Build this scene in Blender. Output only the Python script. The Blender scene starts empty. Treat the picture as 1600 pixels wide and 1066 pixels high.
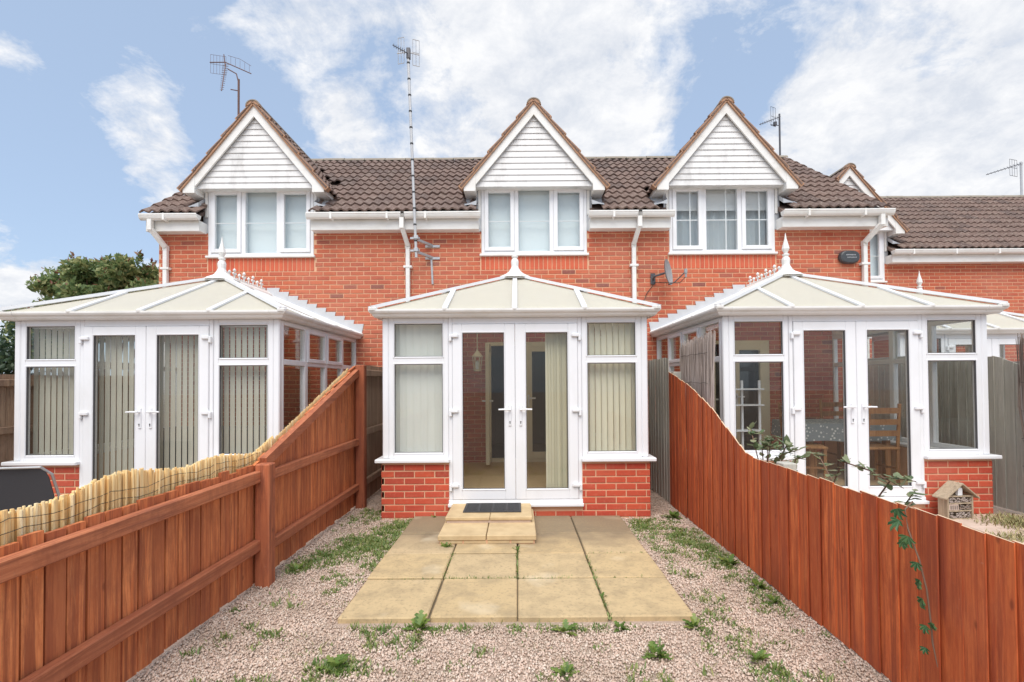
import bpy, math, random
import numpy as np
from mathutils import Matrix, Vector
R = math.radians
random.seed(7)
rng = np.random.default_rng(11)
S = bpy.context.scene
COL = S.collection

# ------------------------------------------------------------------ camera
cam = bpy.data.cameras.new('camera')
cam.sensor_width = 36.0
cam.lens = 760.0 / 1600.0 * 36.0
cam.clip_start = 0.05
cam.clip_end = 3000.0
PITCH, ROLL = R(-1.0), R(0.4)
cam.shift_x = -9.0 / 1600.0
cam.shift_y = (64.0 + 760.0 * math.tan(PITCH)) / 1600.0
cam_o = bpy.data.objects.new('camera', cam)
COL.objects.link(cam_o)
cam_o.matrix_world = (Matrix.Translation((0, 0, 1.51)) @ Matrix.Rotation(math.pi / 2 - PITCH, 4, 'X')
                      @ Matrix.Rotation(-ROLL, 4, 'Z'))
S.camera = cam_o

# ------------------------------------------------------------------ world: hazy blue sky with fair weather cloud
SUN_EL, SUN_AZ = R(58), R(186)          # azimuth clockwise from +Y (the sun stands behind the camera)
world = bpy.data.worlds.new('World')
S.world = world
world.use_nodes = True
wt = world.node_tree
for n in list(wt.nodes):
    wt.nodes.remove(n)


class NT:
    """tiny node-tree helper"""
    def __init__(self, t):
        self.t = t

    def n(self, kind, **kw):
        nd = self.t.nodes.new(kind)
        for k, v in kw.items():
            if k.startswith('i_'):
                nd.inputs[k[2:]].default_value = v
            else:
                setattr(nd, k, v)
        return nd

    def l(self, a, b):
        self.t.links.new(a, b)

    def math(self, op, a, b=0.0, clamp=False):
        m = self.t.nodes.new('ShaderNodeMath')
        m.operation = op
        m.use_clamp = clamp
        for i, v in enumerate((a, b)):
            if hasattr(v, 'links') or hasattr(v, 'is_linked'):
                self.l(v, m.inputs[i])
            else:
                m.inputs[i].default_value = v
        return m.outputs[0]

    def mix(self, fac, a, b, blend='MIX'):
        m = self.t.nodes.new('ShaderNodeMixRGB')
        m.blend_type = blend
        for i, v in enumerate((fac, a, b)):
            if hasattr(v, 'is_linked'):
                self.l(v, m.inputs[i])
            elif i == 0:
                m.inputs[0].default_value = v
            else:
                m.inputs[i].default_value = (*v, 1) if len(v) == 3 else v
        return m.outputs[0]

    def ramp(self, fac, stops):
        r = self.t.nodes.new('ShaderNodeValToRGB')
        el = r.color_ramp.elements
        while len(el) < len(stops):
            el.new(0.5)
        for e, (p, c) in zip(el, stops):
            e.position = p
            e.color = (c, c, c, 1) if not hasattr(c, '__len__') else (*c, 1)
        self.l(fac, r.inputs[0])
        return r.outputs[0]


w = NT(wt)
sky = w.n('ShaderNodeTexSky', sky_type='NISHITA', sun_disc=False, sun_elevation=SUN_EL,
          sun_rotation=SUN_AZ, air_density=1.0, dust_density=1.2, ozone_density=2.0, altitude=60)
tc = w.n('ShaderNodeTexCoord')
sep = w.n('ShaderNodeSeparateXYZ')
w.l(tc.outputs['Generated'], sep.inputs[0])
zz = w.math('ADD', w.math('ABSOLUTE', sep.outputs[2]), 0.35)
comb = w.n('ShaderNodeCombineXYZ')
w.l(w.math('DIVIDE', sep.outputs[0], zz), comb.inputs[0])
w.l(w.math('DIVIDE', sep.outputs[1], zz), comb.inputs[1])
comb.inputs[2].default_value = 3.7
n1 = w.n('ShaderNodeTexNoise', i_Scale=2.6, i_Detail=10.0, i_Roughness=0.60, i_Distortion=0.35)
w.l(comb.outputs[0], n1.inputs['Vector'])
n2 = w.n('ShaderNodeTexNoise', i_Scale=8.0, i_Detail=10.0, i_Roughness=0.66, i_Distortion=0.2)
w.l(comb.outputs[0], n2.inputs['Vector'])
dens = w.math('ADD', w.math('MULTIPLY', n1.outputs['Fac'], 0.80), w.math('MULTIPLY', n2.outputs['Fac'], 0.42))
# cloud banks (direction, reach, weight); negative weights are the clear stretches
for px, py, rad, wgt in ((690, 90, 0.38, 0.225), (900, 150, 0.22, 0.15), (1500, 240, 0.36, 0.25), (1570, 60, 0.2, 0.12),
                         (0, 80, 0.07, 0.30), (20, 470, 0.10, 0.25), (450, 20, .1, .12), (215, 180, .10, .22), (470, 130, .14, .12), (310, 30, .1, .12),
                         (260, 285, .10, .2), (860, 20, .2, .16), (1000, 225, .13, .14), (560, 215, .10, .13), (1290, 80, .14, .12),
                         (150, 150, 0.42, -0.17), (1140, 150, 0.24, -0.17), (1400, 60, .12, -.10), (400, 230, .12, -.1)):
    d = Vector(((px - 809) / 760, 1, (597 - py) / 760)).normalized()
    vm = w.n('ShaderNodeVectorMath', operation='DISTANCE')
    w.l(tc.outputs['Generated'], vm.inputs[0])
    vm.inputs[1].default_value = d
    b = w.math('SUBTRACT', 1.0, w.math('DIVIDE', vm.outputs['Value'], rad), clamp=True)
    b = w.math('MULTIPLY', w.math('SMOOTH_MIN', b, 0.8), wgt)
    dens = w.math('ADD', dens, b)
mask = w.ramp(dens, [(0.60, 0.0), (0.66, 0.5), (0.74, 1.0)])
shade = w.ramp(n2.outputs['Fac'], [(0.36, (5.9, 6.25, 6.9)), (0.62, (8.0, 8.05, 8.2))])
skyc = w.mix(0.45, sky.outputs[0], (6.2, 7.8, 10.2))
col = w.mix(mask, skyc, shade)
bg = w.n('ShaderNodeBackground', i_Strength=0.075)
w.l(col, bg.inputs[0])
wo = w.n('ShaderNodeOutputWorld')
w.l(bg.outputs[0], wo.inputs[0])

sun = bpy.data.lights.new('sun', 'SUN')
sun.energy = 2.3
sun.angle = R(52)
sun.color = (1.0, 0.95, 0.88)
sun_o = bpy.data.objects.new('sun', sun)
COL.objects.link(sun_o)
sd = Vector((math.sin(SUN_AZ) * math.cos(SUN_EL), math.cos(SUN_AZ) * math.cos(SUN_EL), math.sin(SUN_EL)))
sun_o.rotation_euler = sd.to_track_quat('Z', 'Y').to_euler()
sun_o.location = sd * 50

S.view_settings.view_transform = 'Standard'
S.view_settings.look = 'None'
S.view_settings.gamma = 1.0
S.view_settings.exposure = 0.72
S.view_settings.use_curve_mapping = False
S.render.engine = 'CYCLES'
S.cycles.max_bounces = 8
S.cycles.transparent_max_bounces = 16

# ------------------------------------------------------------------ materials
MATS = {}


def mat(name, fn):
    m = bpy.data.materials.new(name)
    m.use_nodes = True
    t = m.node_tree
    for n in list(t.nodes):
        t.nodes.remove(n)
    k = NT(t)
    out = k.n('ShaderNodeOutputMaterial')
    sh = fn(k)
    k.l(sh, out.inputs[0])
    MATS[name] = m
    return m


def bsdf(k, color, rough=0.5, bump=None, strength=0.3, dist=0.01, **kw):
    p = k.n('ShaderNodeBsdfPrincipled')
    if hasattr(color, 'is_linked'):
        k.l(color, p.inputs['Base Color'])
    else:
        p.inputs['Base Color'].default_value = (*color, 1)
    if hasattr(rough, 'is_linked'):
        k.l(rough, p.inputs['Roughness'])
    else:
        p.inputs['Roughness'].default_value = rough
    for kk, v in kw.items():
        p.inputs[kk].default_value = v
    if bump is not None:
        b = k.n('ShaderNodeBump', i_Strength=strength, i_Distance=dist)
        k.l(bump, b.inputs['Height'])
        k.l(b.outputs[0], p.inputs['Normal'])
    return p.outputs[0]


def pos(k):
    return k.n('ShaderNodeNewGeometry').outputs['Position']


def objco(k):
    return k.n('ShaderNodeTexCoord').outputs['Object']


def noise(k, vec, scale, detail=4.0, rough=0.55, stretch=None, dist=0.0):
    if stretch:
        mp = k.n('ShaderNodeMapping')
        mp.inputs['Scale'].default_value = stretch
        k.l(vec, mp.inputs[0])
        vec = mp.outputs[0]
    n = k.n('ShaderNodeTexNoise', i_Scale=scale, i_Detail=detail, i_Roughness=rough, i_Distortion=dist)
    k.l(vec, n.inputs['Vector'])
    return n.outputs['Fac']


def rnd(k):
    a = k.n('ShaderNodeAttribute', attribute_name='rnd')
    o = k.n('ShaderNodeObjectInfo')
    return k.math('FRACT', k.math('ADD', a.outputs['Fac'], o.outputs['Random']))


def m_brick(cols):
    def f(k):
        r = rnd(k)
        c = k.ramp(r, [(0.0, cols[0]), (0.3, cols[1]), (0.62, cols[2]), (0.86, cols[3]), (0.95, cols[3]), (1.0, cols[4])])
        n = noise(k, pos(k), 30, 5, 0.65)
        streak = noise(k, pos(k), 9, 4, 0.6, (1, 1, 3.0))
        c = k.mix(k.math('MULTIPLY', k.ramp(streak, [(0.5, 0), (0.75, 1)]), 0.35), c, cols[4])
        c = k.mix(k.math('MULTIPLY', k.ramp(n, [(0.52, 0), (0.8, 1)]), 0.30), c, (0.62, 0.30, 0.19))
        big = noise(k, pos(k), 0.9, 4)
        c = k.mix(k.math('MULTIPLY', k.ramp(big, [(0.45, 0), (0.75, 1)]), 0.22), c, (0.62, 0.34, 0.24))
        return bsdf(k, c, 0.9, noise(k, pos(k), 160, 4), 0.35, 0.004)
    return f


mat('brick', m_brick([(0.50, 0.118, 0.058), (0.55, 0.140, 0.068), (0.45, 0.095, 0.050), (0.50, 0.132, 0.072), (0.22, 0.075, 0.062)]))
mat('brick_new', m_brick([(0.54, 0.080, 0.038), (0.58, 0.098, 0.045), (0.47, 0.064, 0.034), (0.53, 0.080, 0.040), (0.34, 0.058, 0.036)]))
mat('brick_soldier', m_brick([(0.60, 0.120, 0.058), (0.63, 0.135, 0.065), (0.55, 0.105, 0.052), (0.60, 0.125, 0.060), (0.47, 0.09, 0.05)]))
mat('mortar', lambda k: bsdf(k, k.mix(noise(k, pos(k), 14, 5), (0.64, 0.36, 0.215), (0.74, 0.465, 0.30)), 0.95, noise(k, pos(k), 200, 3), 0.3, 0.003))


def f_pvc(k):
    n = noise(k, pos(k), 3.0, 6, 0.6, (1, 1, 0.5))
    c = k.mix(k.math('MULTIPLY', k.ramp(n, [(0.5, 0), (0.85, 1)]), 0.45), (0.80, 0.81, 0.83), (0.62, 0.62, 0.58))
    return bsdf(k, c, 0.32)


mat('pvc', f_pvc)


def f_trim(k):
    n = noise(k, pos(k), 5.0, 7, 0.65, (0.5, 1, 1))
    c = k.mix(k.math('MULTIPLY', k.ramp(n, [(0.48, 0), (0.75, 1)]), 0.45), (0.78, 0.775, 0.75), (0.52, 0.48, 0.40))
    return bsdf(k, c, 0.45)


mat('trim', f_trim)


def f_board(k):
    n = noise(k, pos(k), 4.0, 7, 0.7, (1, 1, 0.35))
    n2 = noise(k, pos(k), 40, 4, 0.6, (0.2, 1, 1))
    c = k.mix(k.math('MULTIPLY', k.ramp(n, [(0.48, 0), (0.8, 1)]), 0.75), (0.76, 0.76, 0.755), (0.34, 0.33, 0.32))
    c = k.mix(k.math('MULTIPLY', n2, 0.12), c, (0.4, 0.38, 0.34))
    return bsdf(k, c, 0.5)


mat('weatherboard', f_board)
mat('cream', lambda k: bsdf(k, k.mix(noise(k, pos(k), 5), (0.78, 0.70, 0.52), (0.72, 0.64, 0.47)), 0.4))


def f_tile(k):
    r = rnd(k)
    c = k.ramp(r, [(0.0, (0.140, 0.090, 0.073)), (0.5, (0.185, 0.122, 0.100)), (1.0, (0.110, 0.075, 0.065))])
    n = noise(k, pos(k), 26, 6, 0.7)
    c = k.mix(k.math('MULTIPLY', k.ramp(n, [(0.52, 0), (0.66, 1)]), 0.5), c, (0.42, 0.355, 0.30))
    n2 = noise(k, pos(k), 5, 5, 0.6)
    c = k.mix(k.math('MULTIPLY', k.ramp(n2, [(0.5, 0), (0.72, 1)]), 0.45), c, (0.27, 0.21, 0.17))
    return bsdf(k, c, 0.92, n, 0.5, 0.006)


mat('tile', f_tile)
mat('ridge', lambda k: bsdf(k, k.mix(noise(k, pos(k), 18, 6, .7), (0.20, 0.155, 0.12), (0.34, 0.31, 0.25)), 0.95, noise(k, pos(k), 60, 4), 0.5, 0.006))
mat('verge', lambda k: bsdf(k, k.mix(k.ramp(noise(k, pos(k), 22, 6, .7), [(0.35, 0), (0.7, 1)]), (0.50, 0.27, 0.155), (0.27, 0.19, 0.14)), 0.95, noise(k, pos(k), 80, 4), 0.6, 0.008))
mat('lead', lambda k: bsdf(k, k.mix(noise(k, pos(k), 7, 5), (0.40, 0.42, 0.45), (0.56, 0.58, 0.60)), 0.5, Metallic=0.15))
mat('flash', lambda k: bsdf(k, k.mix(noise(k, pos(k), 9, 5), (0.47, 0.49, 0.52), (0.62, 0.63, 0.65)), 0.55))


def f_glass(k):
    fr = k.n('ShaderNodeFresnel')
    bf = k.n('ShaderNodeNewGeometry').outputs['Backfacing']
    k.l(k.math('SUBTRACT', 1.5, k.math('MULTIPLY', bf, 1.5 - 1 / 1.5)), fr.inputs['IOR'])
    tr = k.n('ShaderNodeBsdfTransparent')
    tr.inputs[0].default_value = (0.955, 0.965, 0.96, 1)
    gl = k.n('ShaderNodeBsdfGlossy', i_Roughness=0.0)
    mx = k.n('ShaderNodeMixShader')
    k.l(fr.outputs[0], mx.inputs[0])
    k.l(tr.outputs[0], mx.inputs[1])
    k.l(gl.outputs[0], mx.inputs[2])
    return mx.outputs[0]


mat('glass', f_glass)


def f_poly(k):
    n = noise(k, pos(k), 8, 6, 0.65)
    n2 = noise(k, pos(k), 60, 4, 0.7)
    c = k.mix(k.math('MULTIPLY', k.ramp(n, [(0.4, 0), (0.8, 1)]), 0.5), (0.81, 0.785, 0.70), (0.74, 0.71, 0.615))
    c = k.mix(k.math('MULTIPLY', k.ramp(n2, [(0.55, 0), (0.8, 1)]), 0.25), c, (0.52, 0.50, 0.40))
    d = bsdf(k, c, 0.45)
    t = k.n('ShaderNodeBsdfTranslucent')
    t.inputs[0].default_value = (0.90, 0.86, 0.74, 1)
    mx = k.n('ShaderNodeMixShader')
    mx.inputs[0].default_value = 0.48
    k.l(d, mx.inputs[1])
    k.l(t.outputs[0], mx.inputs[2])
    return mx.outputs[0]


mat('polycarbonate', f_poly)


def m_wood(c1, c2, c3, axis='z'):
    st = {'z': (1, 1, 0.06), 'y': (1, 0.06, 1), 'x': (0.06, 1, 1)}[axis]

    def f(k):
        r = rnd(k)
        v = k.n('ShaderNodeVectorMath', operation='ADD')
        k.l(pos(k), v.inputs[0])
        cb = k.n('ShaderNodeCombineXYZ')
        for i in range(3):
            k.l(k.math('MULTIPLY', r, 31.0 + 7 * i), cb.inputs[i])
        k.l(cb.outputs[0], v.inputs[1])
        g = noise(k, v.outputs[0], 42, 7, 0.65, st, 0.9)
        c = k.mix(k.ramp(g, [(0.36, 0), (0.64, 1)]), c1, c2)
        sk = noise(k, v.outputs[0], 24, 6, 0.7, tuple(1 if q == 1 else 0.04 for q in st), 0.6)
        c = k.mix(k.math('MULTIPLY', k.ramp(sk, [(0.48, 0), (0.60, 1)]), 0.85), c, tuple(q * 0.9 for q in c3))
        lt = noise(k, v.outputs[0], 16, 6, 0.7, tuple(1 if q == 1 else 0.10 for q in st), 0.5)
        c = k.mix(k.math('MULTIPLY', k.ramp(lt, [(0.58, 0), (0.72, 1)]), 0.5), c, tuple(min(1, q * 1.25 + 0.03) for q in c2))
        c = k.mix(k.math('MULTIPLY', k.math('ABSOLUTE', k.math('SUBTRACT', r, 0.5)), 1.3), c, c3)
        bl = noise(k, v.outputs[0], 9, 6, 0.7, (1, 1, 0.35))
        c = k.mix(k.math('MULTIPLY', k.ramp(bl, [(0.45, 0), (0.70, 1)]), 0.75), c, c3)
        sf = noise(k, pos(k), 34, 7, 0.75)
        c = k.mix(k.math('MULTIPLY', k.ramp(sf, [(0.62, 0), (0.74, 1)]), 0.4), c, tuple(0.35 * q + 0.30 * z for q, z in zip(c2, (1, .78, .62))))
        dm_ = noise(k, pos(k), 1.7, 5, 0.6)
        c = k.mix(k.math('MULTIPLY', k.ramp(dm_, [(0.5, 0), (0.75, 1)]), 0.22), c, tuple(0.6 * q + 0.06 for q in c3))
        kn = k.n('ShaderNodeTexVoronoi', i_Scale=7.0)
        mp = k.n('ShaderNodeMapping')
        mp.inputs['Scale'].default_value = tuple(1 if s == 1 else 0.45 for s in st)
        k.l(v.outputs[0], mp.inputs[0])
        k.l(mp.outputs[0], kn.inputs['Vector'])
        c = k.mix(k.math('MULTIPLY', k.ramp(kn.outputs['Distance'], [(0.035, 1), (0.085, 0)]), 0.7), c, tuple(x * 0.6 for x in c3))
        return bsdf(k, c, 0.8, k.math('ADD', g, sk), 0.5, 0.006)
    return f


mat('stain', m_wood((0.62, 0.172, 0.053), (0.92, 0.335, 0.118), (0.36, 0.095, 0.037)))
mat('stain_rail', m_wood((0.52, 0.160, 0.066), (0.72, 0.265, 0.115), (0.31, 0.092, 0.042), 'y'))
mat('stain_post', m_wood((0.40, 0.110, 0.045), (0.52, 0.165, 0.068), (0.25, 0.07, 0.034)))
mat('stain_right', m_wood((0.62, 0.120, 0.031), (0.90, 0.245, 0.068), (0.36, 0.064, 0.020)))
mat('wood_brown', m_wood((0.42, 0.28, 0.19), (0.54, 0.38, 0.26), (0.28, 0.185, 0.13)))
mat('wood_grey', m_wood((0.58, 0.56, 0.49), (0.70, 0.675, 0.60), (0.44, 0.42, 0.36)))
mat('pine', m_wood((0.42, 0.20, 0.075), (0.52, 0.27, 0.11), (0.30, 0.13, 0.05)))
mat('hotel_wood', m_wood((0.46, 0.36, 0.25), (0.56, 0.45, 0.32), (0.33, 0.26, 0.18)))
mat('lit_edge', lambda k: bsdf(k, k.mix(noise(k, pos(k), 40), (0.62, 0.42, 0.27), (0.74, 0.56, 0.38)), 0.8))  # paler board tops: light on the upper edge put into the colour


def f_reed(k):
    r = rnd(k)
    c = k.ramp(r, [(0.0, (0.92, 0.64, 0.28)), (0.4, (0.95, 0.75, 0.40)), (0.75, (0.84, 0.53, 0.20)), (1.0, (0.95, 0.82, 0.52))])
    n = noise(k, objco(k), 20, 4, 0.6, (1, 1, 0.5))
    c = k.mix(k.math('MULTIPLY', k.ramp(n, [(0.5, 0), (0.75, 1)]), 0.35), c, (0.5, 0.32, 0.13))
    return bsdf(k, c, 0.55)


mat('reed', f_reed)
mat('brushwood', lambda k: bsdf(k, k.ramp(rnd(k), [(0, (0.33, 0.27, 0.24)), (0.5, (0.47, 0.40, 0.36)), (1, (0.26, 0.20, 0.17))]), 0.9))
mat('brushwood_dark', lambda k: bsdf(k, k.ramp(rnd(k), [(0, (0.17, 0.13, 0.11)), (0.5, (0.30, 0.22, 0.17)), (1, (0.22, 0.20, 0.19))]), 0.9))


def f_slab(k):
    r = rnd(k)
    p = pos(k)
    c = k.ramp(r, [(0, (0.50, 0.365, 0.195)), (0.5, (0.55, 0.41, 0.22)), (1, (0.51, 0.385, 0.225))])
    n = noise(k, p, 5.0, 8, 0.70)
    c = k.mix(k.math('MULTIPLY', k.ramp(n, [(0.44, 0), (0.66, 1)]), 0.7), c, (0.33, 0.25, 0.145))
    # weathering: old grey-brown staining on the slabs beside the step
    sp = k.n('ShaderNodeSeparateXYZ')
    k.l(p, sp.inputs[0])
    st = k.ramp(k.math('ADD', sp.outputs[1], k.math('MULTIPLY', noise(k, p, 4, 5), 0.9)), [(0.0, 0), (1.0, 1)])
    mr = k.n('ShaderNodeMapRange')
    mr.inputs[1].default_value = 4.75
    mr.inputs[2].default_value = 5.25
    k.l(k.math('ADD', sp.outputs[1], k.math('MULTIPLY', noise(k, p, 3.5, 5), 0.8)), mr.inputs[0])
    c = k.mix(k.math('MULTIPLY', mr.outputs[0], 0.82), c, (0.185, 0.140, 0.092))
    sk = noise(k, p, 38, 6, 0.75)
    c = k.mix(k.math('MULTIPLY', k.ramp(sk, [(0.53, 0), (0.66, 1)]), 0.8), c, (0.31, 0.235, 0.135))
    wh = noise(k, p, 2.1, 3, 0.5)
    c = k.mix(k.math('MULTIPLY', k.ramp(wh, [(0.60, 0), (0.75, 1)]), 0.4), c, (0.76, 0.68, 0.52))
    return bsdf(k, c, 0.88, sk, 0.25, 0.004)


mat('slab', f_slab)
mat('step_slab', lambda k: bsdf(k, k.mix(k.ramp(noise(k, pos(k), 6, 6, .6), [(0.35, 0), (0.75, 1)]), (0.60, 0.455, 0.26), (0.45, 0.325, 0.18)), 0.88, noise(k, pos(k), 60, 5), 0.3, 0.004))
mat('paving_pink', lambda k: bsdf(k, k.mix(k.ramp(noise(k, pos(k), 5, 6, .6), [(0.35, 0), (0.75, 1)]), (0.62, 0.48, 0.40), (0.48, 0.37, 0.29)), 0.9, noise(k, pos(k), 60, 5), 0.3, 0.004))


def f_gravel(k):
    r = rnd(k)
    c = k.ramp(r, [(0, (0.52, 0.38, 0.30)), (0.22, (0.68, 0.53, 0.43)), (0.45, (0.60, 0.44, 0.35)), (0.7, (0.72, 0.60, 0.50)), (0.88, (0.54, 0.42, 0.34)), (1, (0.76, 0.66, 0.56))])
    pn = noise(k, pos(k), 2.2, 5, 0.65)
    c = k.mix(k.math('MULTIPLY', k.ramp(pn, [(0.45, 0), (0.68, 1)]), 0.55), c, (0.37, 0.275, 0.20))
    return bsdf(k, c, 0.85)


mat('gravel', f_gravel)


def f_soil(k):
    n = k.n('ShaderNodeTexVoronoi', i_Scale=75.0)
    k.l(pos(k), n.inputs['Vector'])
    c = k.mix(n.outputs['Color'], (0.34, 0.255, 0.20), (0.50, 0.385, 0.31))
    far = noise(k, pos(k), 0.5, 5)
    c = k.mix(k.math('MULTIPLY', k.ramp(far, [(0.4, 0), (0.7, 1)]), 0.35), c, (0.22, 0.19, 0.12))
    return bsdf(k, c, 0.95, n.outputs['Distance'], 0.6, 0.01)


mat('soil', f_soil)
mat('joint', lambda k: bsdf(k, k.mix(noise(k, pos(k), 25, 5), (0.10, 0.075, 0.05), (0.20, 0.16, 0.10)), 0.95))
mat('inside_floor', lambda k: bsdf(k, k.mix(noise(k, pos(k), 9, 6, .7), (0.66, 0.49, 0.29), (0.52, 0.37, 0.215)), 0.7))
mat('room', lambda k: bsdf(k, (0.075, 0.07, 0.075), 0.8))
mat('plaster', lambda k: bsdf(k, (0.72, 0.70, 0.66), 0.8))
mat('blind_pale', lambda k: bsdf(k, k.mix(noise(k, pos(k), 3), (0.80, 0.80, 0.74), (0.72, 0.72, 0.66)), 0.7))
mat('net_sky_tint', lambda k: bsdf(k, k.mix(noise(k, pos(k), 3), (0.84, 0.91, 0.93), (0.77, 0.86, 0.90)), 0.7))  # bluish sky reflection of the panes put into the blind's colour
mat('blind_white', lambda k: bsdf(k, k.mix(noise(k, pos(k), 3), (0.84, 0.86, 0.87), (0.76, 0.79, 0.81)), 0.7))
mat('blind_cream', lambda k: bsdf(k, k.mix(noise(k, pos(k), 3), (0.82, 0.77, 0.60), (0.75, 0.70, 0.54)), 0.7))
mat('blind_taupe', lambda k: bsdf(k, k.mix(noise(k, pos(k), 4), (0.56, 0.53, 0.44), (0.47, 0.445, 0.37)), 0.8))
mat('blind_back', lambda k: bsdf(k, (0.05, 0.03, 0.028), 0.9))
mat('curtain', lambda k: bsdf(k, k.mix(noise(k, pos(k), 12, 3, .5, (1, 1, .05)), (0.60, 0.66, 0.69), (0.48, 0.54, 0.58)), 0.8))
mat('rubber', lambda k: bsdf(k, k.mix(noise(k, pos(k), 90), (0.022, 0.023, 0.026), (0.06, 0.06, 0.065)), 0.7))
mat('black_plastic', lambda k: bsdf(k, k.mix(noise(k, pos(k), 30), (0.03, 0.035, 0.04), (0.075, 0.08, 0.085)), 0.4))
mat('pale_print', lambda k: bsdf(k, (0.45, 0.47, 0.49), 0.6))
mat('sling', lambda k: bsdf(k, k.mix(noise(k, pos(k), 300), (0.028, 0.030, 0.036), (0.065, 0.066, 0.075)), 0.75))
mat('steel', lambda k: bsdf(k, k.mix(noise(k, pos(k), 22, 5), (0.55, 0.56, 0.57), (0.36, 0.36, 0.36)), 0.42, Metallic=0.7))
mat('aluminium', lambda k: bsdf(k, k.mix(noise(k, pos(k), 30, 5), (0.62, 0.63, 0.64), (0.45, 0.45, 0.45)), 0.5, Metallic=0.4))
mat('rust', lambda k: bsdf(k, k.mix(noise(k, pos(k), 30, 5), (0.20, 0.10, 0.08), (0.11, 0.075, 0.07)), 0.8))
mat('dark_metal', lambda k: bsdf(k, (0.10, 0.10, 0.11), 0.5, Metallic=0.3))
mat('dish', lambda k: bsdf(k, k.mix(noise(k, pos(k), 20, 5), (0.36, 0.37, 0.38), (0.25, 0.26, 0.27)), 0.6))
mat('cable', lambda k: bsdf(k, (0.03, 0.03, 0.03), 0.6))
mat('gasket', lambda k: bsdf(k, (0.10, 0.10, 0.105), 0.6))
mat('keyhole', lambda k: bsdf(k, (0.02, 0.02, 0.02), 0.6))


def m_leaf(a, b, c):
    def f(k):
        cc = k.ramp(rnd(k), [(0, a), (0.55, b), (1, c)])
        d = bsdf(k, cc, 0.45)
        t = k.n('ShaderNodeBsdfTranslucent')
        k.l(cc, t.inputs[0])
        mx = k.n('ShaderNodeMixShader')
        mx.inputs[0].default_value = 0.40
        k.l(d, mx.inputs[1])
        k.l(t.outputs[0], mx.inputs[2])
        return mx.outputs[0]
    return f


mat('leaf_shrub', m_leaf((0.12, 0.19, 0.08), (0.24, 0.32, 0.125), (0.46, 0.44, 0.20)))
mat('leaf_dark', m_leaf((0.025, 0.055, 0.030), (0.045, 0.085, 0.04), (0.08, 0.12, 0.05)))
mat('leaf_red', m_leaf((0.22, 0.075, 0.06), (0.32, 0.13, 0.085), (0.30, 0.20, 0.09)))
mat('leaf_weed', m_leaf((0.10, 0.185, 0.035), (0.17, 0.275, 0.06), (0.30, 0.36, 0.09)))
mat('leaf_grass', m_leaf((0.11, 0.19, 0.045), (0.20, 0.29, 0.075), (0.40, 0.40, 0.15)))
mat('leaf_rose', m_leaf((0.10, 0.16, 0.07), (0.22, 0.27, 0.14), (0.38, 0.40, 0.24)))
mat('leaf_creeper', m_leaf((0.06, 0.15, 0.065), (0.10, 0.22, 0.09), (0.16, 0.30, 0.12)))
mat('stem', lambda k: bsdf(k, (0.17, 0.10, 0.065), 0.8))
mat('straw', lambda k: bsdf(k, k.ramp(rnd(k), [(0, (0.36, 0.29, 0.14)), (0.5, (0.24, 0.25, 0.10)), (1, (0.46, 0.36, 0.2))]), 0.9))


def f_cloth(k):
    p = pos(k)
    wv = k.n('ShaderNodeTexVoronoi', i_Scale=22.0)
    k.l(p, wv.inputs['Vector'])
    c = k.mix(k.ramp(wv.outputs['Distance'], [(0.25, 0), (0.32, 1)]), (0.70, 0.72, 0.72), (0.24, 0.28, 0.30))
    return bsdf(k, c, 0.8)


mat('cloth', f_cloth)


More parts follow.
